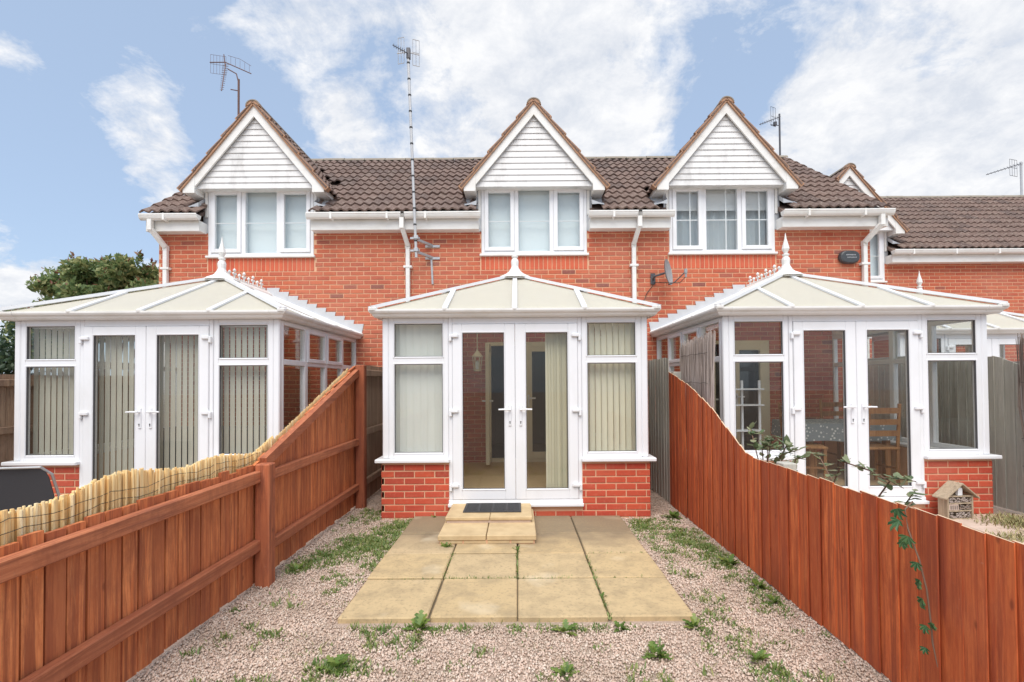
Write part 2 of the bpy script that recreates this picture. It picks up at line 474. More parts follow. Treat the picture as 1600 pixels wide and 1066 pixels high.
# ------------------------------------------------------------------ mesh helpers
class MB:
    def __init__(self):
        self.v, self.f, self.r = [], [], []

    def add(self, verts, faces, r=None):
        o = len(self.v)
        self.v += [tuple(p) for p in verts]
        self.f += [tuple(i + o for i in fc) for fc in faces]
        self.r += [0.0 if r is None else r] * len(faces)
        return self

    def box(self, x0, x1, y0, y1, z0, z1, r=None):
        v = [(x, y, z) for z in (z0, z1) for y in (y0, y1) for x in (x0, x1)]
        return self.add(v, [(0, 2, 3, 1), (4, 5, 7, 6), (0, 1, 5, 4), (2, 6, 7, 3), (0, 4, 6, 2), (1, 3, 7, 5)], r)

    def cbox(self, x0, x1, y0, y1, z0, z1, c=0.006, r=None):
        """box with chamfered edges"""
        c = min(c, (x1 - x0) * .45, (y1 - y0) * .45, (z1 - z0) * .45)
        lo, hi = (x0, y0, z0), (x1, y1, z1)
        idx, v = {}, []
        for sx in (0, 1):
            for sy in (0, 1):
                for sz in (0, 1):
                    s = (sx, sy, sz)
                    for a in range(3):       # vertex on the face normal to axis a
                        p = [(hi[i] - c if s[i] else lo[i] + c) for i in range(3)]
                        p[a] = hi[a] if s[a] else lo[a]
                        idx[(s, a)] = len(v)
                        v.append(tuple(p))
        f = []
        for a in range(3):
            b, d = (a + 1) % 3, (a + 2) % 3
            for sa in (0, 1):
                def key(sb, sd):
                    s = [0, 0, 0]
                    s[a], s[b], s[d] = sa, sb, sd
                    return tuple(s)
                q = [idx[(key(0, 0), a)], idx[(key(1, 0), a)], idx[(key(1, 1), a)], idx[(key(0, 1), a)]]
                f.append(tuple(q if sa else q[::-1]))
        for a in range(3):                    # edges along axis a
            b, d = (a + 1) % 3, (a + 2) % 3
            for sb in (0, 1):
                for sd in (0, 1):
                    def key(sa):
                        s = [0, 0, 0]
                        s[a], s[b], s[d] = sa, sb, sd
                        return tuple(s)
                    q = [idx[(key(0), b)], idx[(key(1), b)], idx[(key(1), d)], idx[(key(0), d)]]
                    f.append(tuple(q if (sb == sd) == True else q[::-1])[::-1])
        for sx in (0, 1):
            for sy in (0, 1):
                for sz in (0, 1):
                    s = (sx, sy, sz)
                    q = (idx[(s, 0)], idx[(s, 1)], idx[(s, 2)])
                    f.append(q if (sx + sy + sz) % 2 else q[::-1])
        return self.add(v, f, r)

    def prism(self, poly, axis, a0, a1, r=None):
        """extrude a 2-D polygon along an axis; poly is (x,z) for 'y', (y,z) for 'x', (x,y) for 'z'"""
        def P(u, w_, a):
            return {'y': (u, a, w_), 'x': (a, u, w_), 'z': (u, w_, a)}[axis]
        n = len(poly)
        v = [P(u, q, a0) for u, q in poly] + [P(u, q, a1) for u, q in poly]
        f = [tuple(range(n)), tuple(range(2 * n - 1, n - 1, -1))]
        f += [(i, i + n, (i + 1) % n + n, (i + 1) % n) for i in range(n)]
        return self.add(v, f, r)

    def tube(self, pts, rad, n=6, r=None, cap=True):
        pts = [Vector(p) for p in pts]
        rads = rad if hasattr(rad, '__len__') else [rad] * len(pts)
        v, f = [], []
        for i, p in enumerate(pts):
            t = (pts[min(i + 1, len(pts) - 1)] - pts[max(i - 1, 0)]).normalized()
            a = Vector((0, 0, 1)) if abs(t.z) < 0.9 else Vector((1, 0, 0))
            u = t.cross(a).normalized()
            q = t.cross(u)
            for k in range(n):
                an = 2 * math.pi * k / n
                v.append(p + (u * math.cos(an) + q * math.sin(an)) * rads[i])
        for i in range(len(pts) - 1):
            for k in range(n):
                f.append((i * n + k, i * n + (k + 1) % n, (i + 1) * n + (k + 1) % n, (i + 1) * n + k))
        if cap:
            f.append(tuple(range(n))[::-1])
            f.append(tuple((len(pts) - 1) * n + k for k in range(n)))
        return self.add(v, f, r)

    def lathe(self, prof, n=10, c=(0, 0, 0), r=None, rot=0.0):
        v, f = [], []
        for rr, z in prof:
            for k in range(n):
                an = 2 * math.pi * k / n + rot
                v.append((c[0] + rr * math.cos(an), c[1] + rr * math.sin(an), c[2] + z))
        for i in range(len(prof) - 1):
            for k in range(n):
                f.append((i * n + k, i * n + (k + 1) % n, (i + 1) * n + (k + 1) % n, (i + 1) * n + k))
        f.append(tuple(range(n))[::-1])
        f.append(tuple((len(prof) - 1) * n + k for k in range(n)))
        return self.add(v, f, r)

    def beam(self, p, q, w_, h, up=(0, 0, 1), r=None):
        """rectangular bar from p to q, w_ wide sideways, h deep along up"""
        p, q = Vector(p), Vector(q)
        t = (q - p).normalized()
        s = t.cross(Vector(up)).normalized()
        u = s.cross(t)
        v = []
        for e in (p, q):
            for a, b in ((-1, 0), (1, 0), (1, 1), (-1, 1)):
                v.append(e + s * (a * w_ / 2) + u * (b * h))
        return self.add(v, [(0, 1, 2, 3), (7, 6, 5, 4), (0, 4, 5, 1), (1, 5, 6, 2), (2, 6, 7, 3), (3, 7, 4, 0)], r)

    def mesh(self, name, m, smooth=False):
        me = bpy.data.meshes.new(name)
        me.from_pydata(self.v, [], self.f)
        if any(self.r):
            a = me.attributes.new('rnd', 'FLOAT', 'FACE')
            a.data.foreach_set('value', self.r)
        me.materials.append(MATS[m])
        if smooth:
            me.polygons.foreach_set('use_smooth', [True] * len(me.polygons))
        me.update()
        return me

    def build(self, name, m, parent=None, smooth=False, loc=None):
        return link(name, self.mesh(name, m, smooth), parent, loc)


def link(name, me, parent=None, loc=None, rotz=None, mw=None):
    o = bpy.data.objects.new(name, me)
    COL.objects.link(o)
    if parent is not None:
        o.parent = parent
    if loc is not None:
        o.location = loc
    if rotz is not None:
        o.rotation_euler = (0, 0, rotz)
    if mw is not None:
        o.matrix_local = mw
    return o


def thing(name, label, cat, loc=(0, 0, 0), rotz=0.0, group=None):
    o = bpy.data.objects.new(name, None)
    COL.objects.link(o)
    o.location = loc
    o.rotation_euler = (0, 0, rotz)
    o.empty_display_size = 0.2
    return tag(o, label, cat, group)


def tag(o, label, cat, group=None):
    o['label'] = label
    o['category'] = cat
    if group:
        o['group'] = group
    return o


def stuff(o):
    o['kind'] = 'stuff'
    return o


def numpy_tris(name, m, verts, tris, rvals, parent=None):
    """big triangle mesh from arrays"""
    me = bpy.data.meshes.new(name)
    nv, nt = len(verts), len(tris)
    me.vertices.add(nv)
    me.vertices.foreach_set('co', np.ascontiguousarray(verts, dtype=np.float32).ravel())
    me.loops.add(nt * 3)
    me.loops.foreach_set('vertex_index', np.ascontiguousarray(tris, dtype=np.int32).ravel())
    me.polygons.add(nt)
    me.polygons.foreach_set('loop_start', np.arange(0, nt * 3, 3, dtype=np.int32))
    a = me.attributes.new('rnd', 'FLOAT', 'FACE')
    a.data.foreach_set('value', np.ascontiguousarray(rvals, dtype=np.float32))
    me.materials.append(MATS[m])
    me.update(calc_edges=True)
    me.validate()
    return link(name, me, parent)


# ------------------------------------------------------------------ brickwork
_bm = {}


def brick_geo(b, L, H, D=0.03, c=0.004, M=None, r=None):
    """brick centred on x,z; back at y=0 towards the wall, face at -D (built facing -y)"""
    x, z = L / 2, H / 2
    v = [(-x, 0, -z), (x, 0, -z), (x, 0, z), (-x, 0, z),
         (-x, -D + c, -z), (x, -D + c, -z), (x, -D + c, z), (-x, -D + c, z),
         (-x + c, -D, -z + c), (x - c, -D, -z + c), (x - c, -D, z - c), (-x + c, -D, z - c)]
    f = [(4, 5, 9, 8), (5, 6, 10, 9), (6, 7, 11, 10), (7, 4, 8, 11), (8, 9, 10, 11),
         (0, 1, 5, 4), (1, 2, 6, 5), (2, 3, 7, 6), (3, 0, 4, 7)]
    if M is not None:
        v = [M @ Vector(p) for p in v]
    b.add(v, f, r)


def brick_mesh(L, H, m):
    key = (round(L, 2), round(H, 2), m)
    if key not in _bm:
        b = MB()
        brick_geo(b, L, H)
        _bm[key] = b.mesh('brick', m)
    return _bm[key]


def lay(x0, x1, z0, z1, openings=(), zoff=0.0):
    """stretcher bond inside a rectangle: list of (xc, zc, L, H)"""
    out = []
    row = 0
    z = z0
    while z < z1 - 0.02:
        h = min(0.0615, z1 - z - 0.005)
        x = math.floor(x0 / 0.225) * 0.225 - (0.1125 if row % 2 else 0) - 0.225
        cuts = [(a, b) for a, b, c, d in openings if z + h * 0.5 > c and z + h * 0.5 < d]
        while x < x1:
            segs = [(max(x, x0), min(x + 0.213, x1))]
            for a, b in cuts:
                ns = []
                for s, e in segs:
                    if b <= s or a >= e:
                        ns.append((s, e))
                    else:
                        if a - 0.008 > s:
                            ns.append((s, a - 0.008))
                        if b + 0.008 < e:
                            ns.append((b + 0.008, e))
                segs = ns
            for s, e in segs:
                if e - s > 0.03:
                    out.append(((s + e) / 2, z + h / 2, e - s, h))
            x += 0.225
        z += 0.075
        row += 1
    return out


def put_bricks(parent, bricks, m, rest_m=None, limit=300, M=None, sort=True):
    """bricks as children of parent; the ones past the limit as one stuff mesh. M: wall frame -> parent frame"""
    if sort:
        bricks = sorted(bricks, key=lambda q: -q[1])
    M = M or Matrix.Identity(4)
    for xc, zc, L, H in bricks[:limit]:
        T = M @ Matrix.Translation((xc, 0.0235 + random.uniform(-.0015, .0015), zc))
        if L < 0.2:
            L2 = round(L, 2)
        else:
            L2 = L
        o = link('brick', brick_mesh(L2, H, m), parent, mw=T)
    if len(bricks) > limit:
        b = MB()
        for xc, zc, L, H in bricks[limit:]:
            brick_geo(b, L, H, M=M @ Matrix.Translation((xc, 0.0235 + random.uniform(-.0015, .0015), zc)), r=random.random())
        stuff(b.build('brick_field', m, parent))


# ------------------------------------------------------------------ roof tile
def tile_mesh(m='tile'):
    b = MB()
    N = 14
    W = 0.302
    us = [i / N * W for i in range(N + 1)]
    h = [0.020 * (1 - math.cos(2 * math.pi * u / 0.151)) * (0.85 + 0.15 * math.sin(2 * math.pi * u / 0.151)) for u in us]
    v = []
    for vv, lift in ((0.0, 0.036), (0.35, 0.004)):
        for u, q in zip(us, h):
            v.append((u, vv, q + lift))
    for u, q in zip(us, h):
        v.append((u, 0.0, q + 0.036 - 0.028))
    n = N + 1
    f = [(i, i + 1, n + i + 1, n + i) for i in range(N)] + [(2 * n + i, 2 * n + i + 1, i + 1, i) for i in range(N)]
    b.add(v, f)
    f2 = [(2 * n, 0, n), (3 * n - 1, 2 * n - 1, n - 1)]
    b.add([v[2 * n], v[0], v[n]], [(0, 1, 2)])
    b.add([v[3 * n - 1], v[2 * n - 1], v[n - 1]], [(0, 1, 2)])
    me = b.mesh('tile', m, smooth=False)
    return me


TILE = tile_mesh()
RT = None


def ridge_mesh(L=0.44, r=0.125):
    b = MB()
    n = 8
    v = []
    for x in (0, L):
        for q in (r, r - 0.02):
            for k in range(n + 1):
                a = math.pi * (0.06 + 0.88 * k / n)
                v.append((x, math.cos(a) * q, math.sin(a) * q * 0.85 - 0.03))
    s = n + 1
    f = [(k, k + 1, 2 * s + k + 1, 2 * s + k) for k in range(n)]
    f += [(k, s + k, s + k + 1, k + 1) for k in range(n)]
    f += [(2 * s + k, 2 * s + k + 1, 3 * s + k + 1, 3 * s + k) for k in range(n)]
    b.add(v, f)
    return b.mesh('ridge_tile', 'ridge')


RIDGE = ridge_mesh()


def basis(u, v, n, p):
    return Matrix(((u[0], v[0], n[0], p[0]), (u[1], v[1], n[1], p[1]), (u[2], v[2], n[2], p[2]), (0, 0, 0, 1)))


# ------------------------------------------------------------------ ground
g = MB()
g.add([(-400, -60, -0.03), (400, -60, -0.03), (400, 900, -0.03), (-400, 900, -0.03)], [(0, 1, 2, 3)])
o = g.build('ground', 'soil')
o['kind'] = 'structure'

# ------------------------------------------------------------------ houses
EY, EZ, RY, RZ = -0.27, 4.25, 2.70, 6.43       # eaves and ridge, measured from the wall face
TH = math.atan2(RZ - EZ, RY - EY)
SLOPE = math.hypot(RZ - EZ, RY - EY)
DM, DA, DHW = 1.20, 6.02, 1.14                  # dormer roof slope, apex, half width of the overhang
WZ0, WZ1, WHW = 3.61, 4.78, 0.875               # dormer window


def roof_z(y):
    return EZ + (y - EY) * math.tan(TH)


def frame_bars(b, x0, x1, z0, z1, y0, y1, wd, c=0.006):
    b.cbox(x0, x0 + wd, y0, y1, z0, z1, c)
    b.cbox(x1 - wd, x1, y0, y1, z0, z1, c)
    b.cbox(x0 + wd - 0.002, x1 - wd + 0.002, y0 + 0.002, y1 - 0.002, z0, z0 + wd, c)
    b.cbox(x0 + wd - 0.002, x1 - wd + 0.002, y0 + 0.002, y1 - 0.002, z1 - wd, z1, c)
    return b


def pane(x0, x1, z0, z1, y, parent, name='pane'):
    b = MB()
    b.box(x0, x1, y, y + 0.006, z0, z1)
    return b.build(name, 'glass', parent)


def make_house(X0, X1, YW, DC, label, door=None, left_end=False, right_end=False, blind='net_sky_tint', limit_tiles=300, bars=False, depth=5.4):
    xc = (X0 + X1) / 2
    h = thing('terraced_house', label, 'house', (xc, YW, 0), group='row of brick houses')
    x0, x1, dc = X0 - xc, X1 - xc, DC - xc
    WT = 4.02
    ops = [(dc - WHW, dc + WHW, WZ0, 9)]
    if door:
        ops.append((door[0] - xc, door[1] - xc, 0.20, 2.17))
    # wall core: mortar, in blocks round the openings
    b = MB()
    xs = sorted({x0, x1, *[q for o_ in ops for q in o_[:2]]})
    for a, e in zip(xs[:-1], xs[1:]):
        m = (a + e) / 2
        zs = [(0.0 - 0.03, WT)]
        for p, q, c, d in ops:
            if p < m < q:
                zs = [s for z0, z1 in zs for s in ((z0, min(z1, c)), (max(z0, d), z1)) if s[1] - s[0] > 0.01]
        for z0, z1 in zs:
            b.box(a, e, 0, 0.25, z0, z1)
    # back wall and gable ends
    b.box(x0, x1, depth - 0.25, depth, -0.03, WT)
    b.box(x0, x0 + 0.2, 0.25, depth - 0.25, -0.03, WT)
    b.box(x1 - 0.2, x1, 0.25, depth - 0.25, -0.03, WT)
    for xe, on in ((x0, left_end), (x1 - 0.2, right_end)):
        if on:
            b.prism([(0.05, WT), (depth - 0.05, WT), (RY, RZ - 0.15)], 'x', xe, xe + 0.2)
    wall = b.build('wall', 'mortar', h)
    sb = (dc - WHW - 0.02, dc + WHW + 0.02, WZ0 - 0.24, WZ0)
    br = lay(x0 + 0.001, x1 - 0.001, 0.0, WT - 0.002, ops + [sb])
    put_bricks(wall, br, 'brick')
    n = 24
    for i in range(n):
        wd = (2 * WHW + 0.02) / n
        xx = dc - WHW - 0.01 + wd * (i + .5)
        o = link('brick', brick_mesh(wd - 0.012, 0.218, 'brick_soldier'), wall, loc=(xx, 0.023, WZ0 - 0.125))
    # gable side brick skin (plain stretcher faces)
    for xe, on, sgn in ((x0, left_end, -1), (x1, right_end, 1)):
        if on:
            bb = MB()
            M = (Matrix.Translation((xe, 0, 0)) @ Matrix.Rotation(sgn * math.pi / 2, 4, 'Z'))
            for u, z, L, H in lay(0.03, depth - 0.03, 0.0, WT):
                uu = u if sgn > 0 else -u
                brick_geo(bb, L, H, M=M @ Matrix.Translation((uu, 0.0235, z)), r=random.random())
            for u, z, L, H in lay(0.03, depth - 0.03, WT, RZ - 0.2):
                if z < roof_z(min(u, depth - u)) - 0.22:
                    uu = u if sgn > 0 else -u
                    brick_geo(bb, L, H, M=M @ Matrix.Translation((uu, 0.0235, z)), r=random.random())
            stuff(bb.build('brick_field', 'brick', wall))
    # upper room behind the dormer window
    b = MB()
    b.box(dc - 1.2, dc + 1.2, 1.6, 1.65, 3.3, 4.9)
    b.box(dc - 1.2, dc + 1.2, 0.3, 1.6, 3.25, 3.3)
    b.build('room', 'plaster', h)
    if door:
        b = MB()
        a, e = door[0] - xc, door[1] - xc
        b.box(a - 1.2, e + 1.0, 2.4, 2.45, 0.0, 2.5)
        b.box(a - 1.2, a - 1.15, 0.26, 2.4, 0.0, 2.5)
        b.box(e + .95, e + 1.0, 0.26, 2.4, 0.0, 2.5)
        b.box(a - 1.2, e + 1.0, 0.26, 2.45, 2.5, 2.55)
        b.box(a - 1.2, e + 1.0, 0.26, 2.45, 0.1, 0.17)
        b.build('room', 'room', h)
        # cream patio door: fixed leaf closed, other leaf standing open
        b = frame_bars(MB(), a, e, 0.19, 2.17, -0.02, 0.06, 0.06)
        d = b.build('patio_door', 'cream', h)
        mid = a + (e - a) * 0.50
        b = frame_bars(MB(), mid, e - 0.055, 0.25, 2.115, -0.035, 0.03, 0.105)
        b.build('door_leaf', 'cream', d)
        pane(mid + .1, e - .155, 0.35, 2.02, 0.0, d)
        b = MB()
        b.box(mid + 0.03, mid + 0.06, -0.05, -0.035, 1.10, 1.30)
        b.box(mid + 0.03, mid + 0.16, -0.085, -0.065, 1.23, 1.255)
        b.box(mid + 0.035, mid + 0.055, -0.07, -0.05, 1.232, 1.252)
        b.build('handle', 'pvc', d)
        b = MB()      # open leaf, swung out into the conservatory
        for (u0, u1, z0, z1) in ((0, .10, .25, 2.11), (.50, .60, .25, 2.11), (.10, .50, .25, .37), (.10, .50, 2.0, 2.11)):
            b.cbox(a + 0.005, a + 0.065, -0.04 - u1, -0.04 - u0, z0, z1)
        b.build('door_leaf', 'cream', d)
        b = MB()
        b.box(a + .03, a + .036, -.54, -.14, .37, 2.0)
        b.build('pane', 'glass', d)
        b = MB()
        b.box(a - 0.05, a + 0.12, -0.60, -0.58, 1.21, 1.235)
        b.build('handle', 'pvc', d)
    # ---- eaves
    segs = [(x0 - (0.07 if left_end else 0), dc - WHW - 0.03), (dc + WHW + 0.03, x1 + (0.16 if right_end else 0))]
    for a, e in segs:
        b = MB()
        b.cbox(a, e, -0.20, -0.175, 3.995, 4.17, 0.004)
        b.box(a, e, -0.178, 0.0, 4.0, 4.02)
        b.box(a, a + 0.02, -0.178, 0.0, 4.02, 4.17)
        b.box(e - 0.02, e, -0.178, 0.0, 4.02, 4.17)
        b.build('fascia', 'trim', h)
        b = MB()
        prof = []
        for k in range(9):
            an = math.pi * (1 + k / 8)
            prof.append((-0.262 + 0.058 * math.cos(an), 4.235 + 0.085 * math.sin(an)))
        inner = [(-0.262 + (p + 0.262) * 0.9, 4.235 + (q - 4.235) * 0.92) for p, q in prof][::-1]
        for i in range(8):
            b.prism([prof[i], prof[i + 1], inner[7 - i], inner[8 - i]], 'x', a - 0.03, e + 0.03)
        b.prism(prof, 'x', a - 0.034, a - 0.03)
        b.prism(prof, 'x', e + 0.03, e + 0.034)
        b.cbox(a - 0.03, e + 0.03, -0.326, -0.314, 4.222, 4.248, 0.003)
        gt = b.build('gutter', 'trim', h)
        x = a + 0.35
        while x < e - 0.2:
            b = MB()
            b.cbox(x, x + 0.035, -0.329, -0.2, 4.140, 4.252, 0.004)
            b.build('bracket', 'trim', gt)
            x += 0.9
    # ---- main roof
    b = MB()
    dn = Vector((0, -math.sin(TH), math.cos(TH)))
    xa, xb = x0 - (0.09 if left_end else 0), x1 + (0.13 if right_end else 0)
    # slab under the tiles, left open where the dormer stands
    for a, e in ((xa, dc - 0.93), (dc + 0.93, xb)):
        b.add([(a, EY + 0.03, EZ - 0.03), (e, EY + 0.03, EZ - 0.03), (e, RY, RZ - 0.03), (a, RY, RZ - 0.03),
               (a, EY + 0.03, EZ - 0.09), (e, EY + 0.03, EZ - 0.09), (e, RY, RZ - 0.12), (a, RY, RZ - 0.12)],
              [(0, 1, 2, 3), (7, 6, 5, 4), (0, 4, 5, 1), (1, 5, 6, 2), (2, 6, 7, 3), (3, 7, 4, 0)])
    yh = 0.9
    b.add([(dc - .93, yh, roof_z(yh) - 0.03), (dc + .93, yh, roof_z(yh) - 0.03), (dc + .93, RY, RZ - 0.03), (dc - .93, RY, RZ - 0.03)], [(0, 1, 2, 3)])
    b.add([(xa, RY, RZ - 0.03), (xb, RY, RZ - 0.03), (xb, 2 * RY - EY, EZ), (xa, 2 * RY - EY, EZ)], [(0, 1, 2, 3)])
    roof = b.build('roof', 'tile', h)
    tiles = []
    ncol = int((xb - xa) / 0.30 + 0.5)
    cw = (xb - xa) / ncol
    rows = 12
    gauge = SLOPE / rows
    c_, s_ = math.cos(TH), math.sin(TH)
    for r_ in range(rows):
        for q in range(ncol):
            u = xa + q * cw
            y = EY - 0.03 + r_ * gauge * c_
            z = EZ + r_ * gauge * s_
            dx = abs(u + cw / 2 - dc)
            if dx < 1.0 and z < DA - 0.12 - DM * max(0, dx - 0.15):
                continue
            tiles.append((u, y, z))
    key = lambda t_: -abs(t_[0] + xc) * 0 + t_[1]
    tiles.sort(key=key)
    for i, (u, y, z) in enumerate(tiles):
        T = basis((1, 0, 0), (0, c_, s_), (0, -s_, c_), (u, y, z + random.uniform(-.004, .004))) @ Matrix.Rotation(random.uniform(-.009, .009), 4, 'Z') @ Matrix.Diagonal((cw / 0.30, gauge / 0.31, 1, 1))
        if i < limit_tiles:
            link('tile', TILE, roof, mw=T)
        else:
            if i == limit_tiles:
                bt = MB()
            rr = random.random()
            me = TILE
            bt.add([T @ v.co for v in me.vertices], [tuple(p.vertices) for p in me.polygons], rr)
    if len(tiles) > limit_tiles:
        stuff(bt.build('tile_field', 'tile', roof))
    x = xa
    while x < xb - 0.05:
        L = min(0.45, xb - x)
        link('ridge_tile', RIDGE, roof, mw=Matrix.Translation((x, RY, RZ + random.uniform(-.004, .006))) @ Matrix.Diagonal((L / 0.45, 1, 1, 1)))
        x += 0.45
    # ---- dormer
    b = MB()
    hb = 0.965
    b.box(dc - hb, dc - WHW - 0.0, 0.0, 2.2, 4.0, 4.95)
    b.box(dc + WHW + 0.0, dc + hb, 0.0, 2.2, 4.0, 4.95)
    dm = b.build('dormer', 'lead', h)
    for sg in (-1, 1):           # lead aprons where the cheek meets the tiles
        b = MB()
        xo, xi = dc + sg * (hb + 0.20), dc + sg * (hb - 0.02)
        ya, yb = -0.16, 0.24
        v = []
        for yy in (ya, (ya + yb) / 2, yb):
            zz_ = roof_z(yy) + 0.058
            v += [(xo + random.uniform(-.02, .02), yy, zz_ + random.uniform(-.008, .008)), ((xo + xi) / 2, yy, zz_ + 0.022), (xi, yy, zz_ + 0.015), (xi, yy, zz_ + 0.09)]
        f = []
        for i in range(2):
            for j in range(3):
                f.append((i * 4 + j, i * 4 + j + 1, (i + 1) * 4 + j + 1, (i + 1) * 4 + j))
        f.append((0, 1, 2, 3))
        b.add(v, f)
        b.build('lead_apron', 'lead', dm)
    # gable backing + weatherboards
    GY = -0.17
    b = MB()
    b.prism([(dc - 0.96, 4.71), (dc + 0.96, 4.71), (dc, 5.86)], 'y', GY, GY + 0.03)
    b.box(dc - 0.955, dc + 0.955, GY + 0.005, 0.0, 4.695, 4.71)
    b.build('gable', 'weatherboard', dm)
    nb = 12
    hh = (5.86 - 4.69) / nb
    for i in range(nb):
        za, zb = 4.69 + i * hh, 4.69 + (i + 1) * hh - 0.004
        wa, wb = (5.90 - za) / DM, max(0.004, (5.90 - zb) / DM)
        b = MB()
        v = [(dc - wa, GY - 0.021, za), (dc + wa, GY - 0.021, za), (dc + wa, GY - 0.020, za + 0.012), (dc - wa, GY - 0.020, za + 0.012),
             (dc + wb, GY - 0.008, zb), (dc - wb, GY - 0.008, zb), (dc - wa, GY + .002, za), (dc + wa, GY + .002, za), (dc + wb, GY + .002, zb), (dc - wb, GY + .002, zb)]
        b.add(v, [(0, 1, 2, 3), (3, 2, 4, 5), (6, 7, 1, 0), (5, 4, 8, 9), (6, 0, 3, 5, 9), (1, 7, 8, 4, 2)])
        b.build('weatherboard', 'weatherboard', dm)
    for sg in (-1, 1):
        # barge board
        b = MB()
        vt = 0.175
        x2 = 0.965
        b.prism([(dc, DA), (dc + sg * x2, DA - DM * x2), (dc + sg * x2, DA - DM * x2 - vt), (dc, DA - vt)], 'y', -0.245, -0.215)
        b.build('barge_board', 'trim', dm)
        b = MB()
        xa_, xb_ = dc + sg * 0.95, dc + sg * DHW
        lo, hi = min(xa_, xb_), max(xa_, xb_)
        za_, zb_ = DA - DM * 0.95, DA - DM * DHW - 0.0
        poly = [(xa_, za_), (xb_, zb_ + 0.03), (xb_, 4.60), (xa_, 4.60)]
        b.prism(poly, 'y', -0.252, 0.55)
        b.build('soffit_box', 'trim', dm)
        # soffit under the verge
        b = MB()
        b.prism([(dc, DA - 0.02), (dc + sg * 0.96, DA - DM * 0.96 - 0.02), (dc + sg * 0.96, DA - DM * 0.96 - 0.04), (dc, DA - 0.04)], 'y', -0.22, 1.8)
        b.build('soffit', 'trim', dm)
        # tiled slope
        ph = math.atan(DM)
        c2, s2 = math.cos(ph), math.sin(ph)
        sl = (DHW + 0.03) / c2
        nr = 5
        gg = sl / nr
        for r_ in range(nr):
            d0 = sl - r_ * gg - 0.0
            px_, pz_ = dc + sg * d0 * c2, DA + 0.035 - d0 * s2
            # verge bed: mortar course seen from the front
            b = MB()
            d1 = d0 - gg
            p1x, p1z = dc + sg * max(0, d1) * c2, DA + 0.035 - max(0, d1) * s2
            nx, nz = sg * s2, c2
            b.prism([(px_ - sg * 0.0, pz_ - 0.035), (p1x, p1z - 0.035), (p1x + nx * 0.045, p1z + nz * 0.045 - 0.03), (px_ + nx * 0.075, pz_ + nz * 0.075 - 0.03)], 'y', -0.275, -0.16)
            b.build('verge', 'verge', dm)
            for q in range(9):
                y = -0.285 + q * 0.30
                if roof_z(y + 0.15) > pz_ + gg * s2 + 0.02:
                    continue
                if sg < 0:
                    T = basis((0, -1, 0), (c2, 0, s2), (-s2, 0, c2), (px_, y + 0.302, pz_))
                else:
                    T = basis((0, 1, 0), (-c2, 0, s2), (s2, 0, c2), (px_, y, pz_))
                link('tile', TILE, dm, mw=T @ Matrix.Diagonal((1, gg / 0.31, 1, 1)))
    y = -0.29
    while roof_z(y) < DA + 0.1:
        link('ridge_tile', RIDGE, dm, mw=Matrix.Translation((dc, y, DA + 0.005)) @ Matrix.Rotation(math.pi / 2, 4, 'Z') @ Matrix.Diagonal((1, .92, .95, 1)))
        y += 0.44
    b = MB()
    b.prism([(dc + 0.11 * math.cos(math.pi * k / 8), DA - 0.005 + 0.088 * math.sin(math.pi * k / 8)) for k in range(9)] + [(dc - .12, DA - 0.03), (dc, DA + 0.02), (dc + .12, DA - 0.03)], 'y', -0.282, -0.2)
    b.build('verge', 'verge', dm)
    # ---- dormer window
    b = frame_bars(MB(), dc - WHW, dc + WHW, WZ0 + 0.02, WZ1, -0.015, 0.06, 0.052)
    m1, m2 = dc - 0.292, dc + 0.292
    for mm in (m1, m2):
        b.cbox(mm - 0.035, mm + 0.035, -0.013, 0.058, WZ0 + 0.07, WZ1 - 0.05)
    wn = b.build('window', 'pvc', h)
    for a, e in ((dc - WHW + 0.05, m1 - 0.033), (m2 + 0.033, dc + WHW - 0.05)):
        b = frame_bars(MB(), a + .002, e - .002, WZ0 + 0.075, WZ1 - 0.056, -0.032, 0.03, 0.066)
        b.build('sash', 'pvc', wn)
    lights = ((dc - WHW + 0.11, m1 - 0.095), (m1 + 0.03, m2 - 0.03), (m2 + 0.095, dc + WHW - 0.11))
    for i, (a, e) in enumerate(lights):
        zlo, zhi = (WZ0 + .065, WZ1 - .045) if i == 1 else (WZ0 + .135, WZ1 - .115)
        pane(a - .005, e + .005, zlo, zhi, -0.004, wn)
        b = MB()
        b.box(a - .004, e + .004, 0.0025 + .001, 0.012, 4.175, 4.192)
        if bars:
            xm = a + (e - a) * 0.64
            b.box(xm - .01, xm + .01, 0.004, 0.011, zlo, zhi)
        b.build('glazing_bar', 'pvc', wn)
        # blind just inside
        b = MB()
        zb = 3.58 if not bars else 4.38
        b.box(a - 0.06, e + 0.06, 0.12, 0.124, zb, WZ1)
        for q in range(5):
            b.box(a - 0.06, e + 0.06, 0.116, 0.12, zb + 0.012 + q * 0.03, zb + 0.03 + q * 0.03)
        b.build('blind', blind, wn)
    if bars:
        b = MB()
        nn = 30
        v, f = [], []
        for i in range(nn + 1):
            xx = dc - WHW + i / nn * 2 * WHW
            v += [(xx, 0.22 + 0.03 * math.sin(i * 2.1), 3.4), (xx, 0.22 + 0.03 * math.sin(i * 2.1), 4.8)]
        for i in range(nn):
            f.append((2 * i, 2 * i + 2, 2 * i + 3, 2 * i + 1))
        b.add(v, f)
        b.build('curtain', 'curtain', wn)
    else:
        b = MB()
        b.box(dc - WHW, dc + WHW, 0.24, 0.245, 3.4, 4.8)
        b.build('curtain', 'curtain', wn)
    b = MB()
    b.cbox(dc - WHW - 0.03, dc + WHW + 0.03, -0.055, 0.05, WZ0 - 0.012, WZ0 + 0.025)
    b.build('sill', 'trim', wn)
    b = MB()
    b.cbox(dc - 0.24, dc + 0.24, -0.034, -0.016, WZ1 - 0.045, WZ1 - 0.025, 0.004)
    b.build('vent', 'trim', wn)
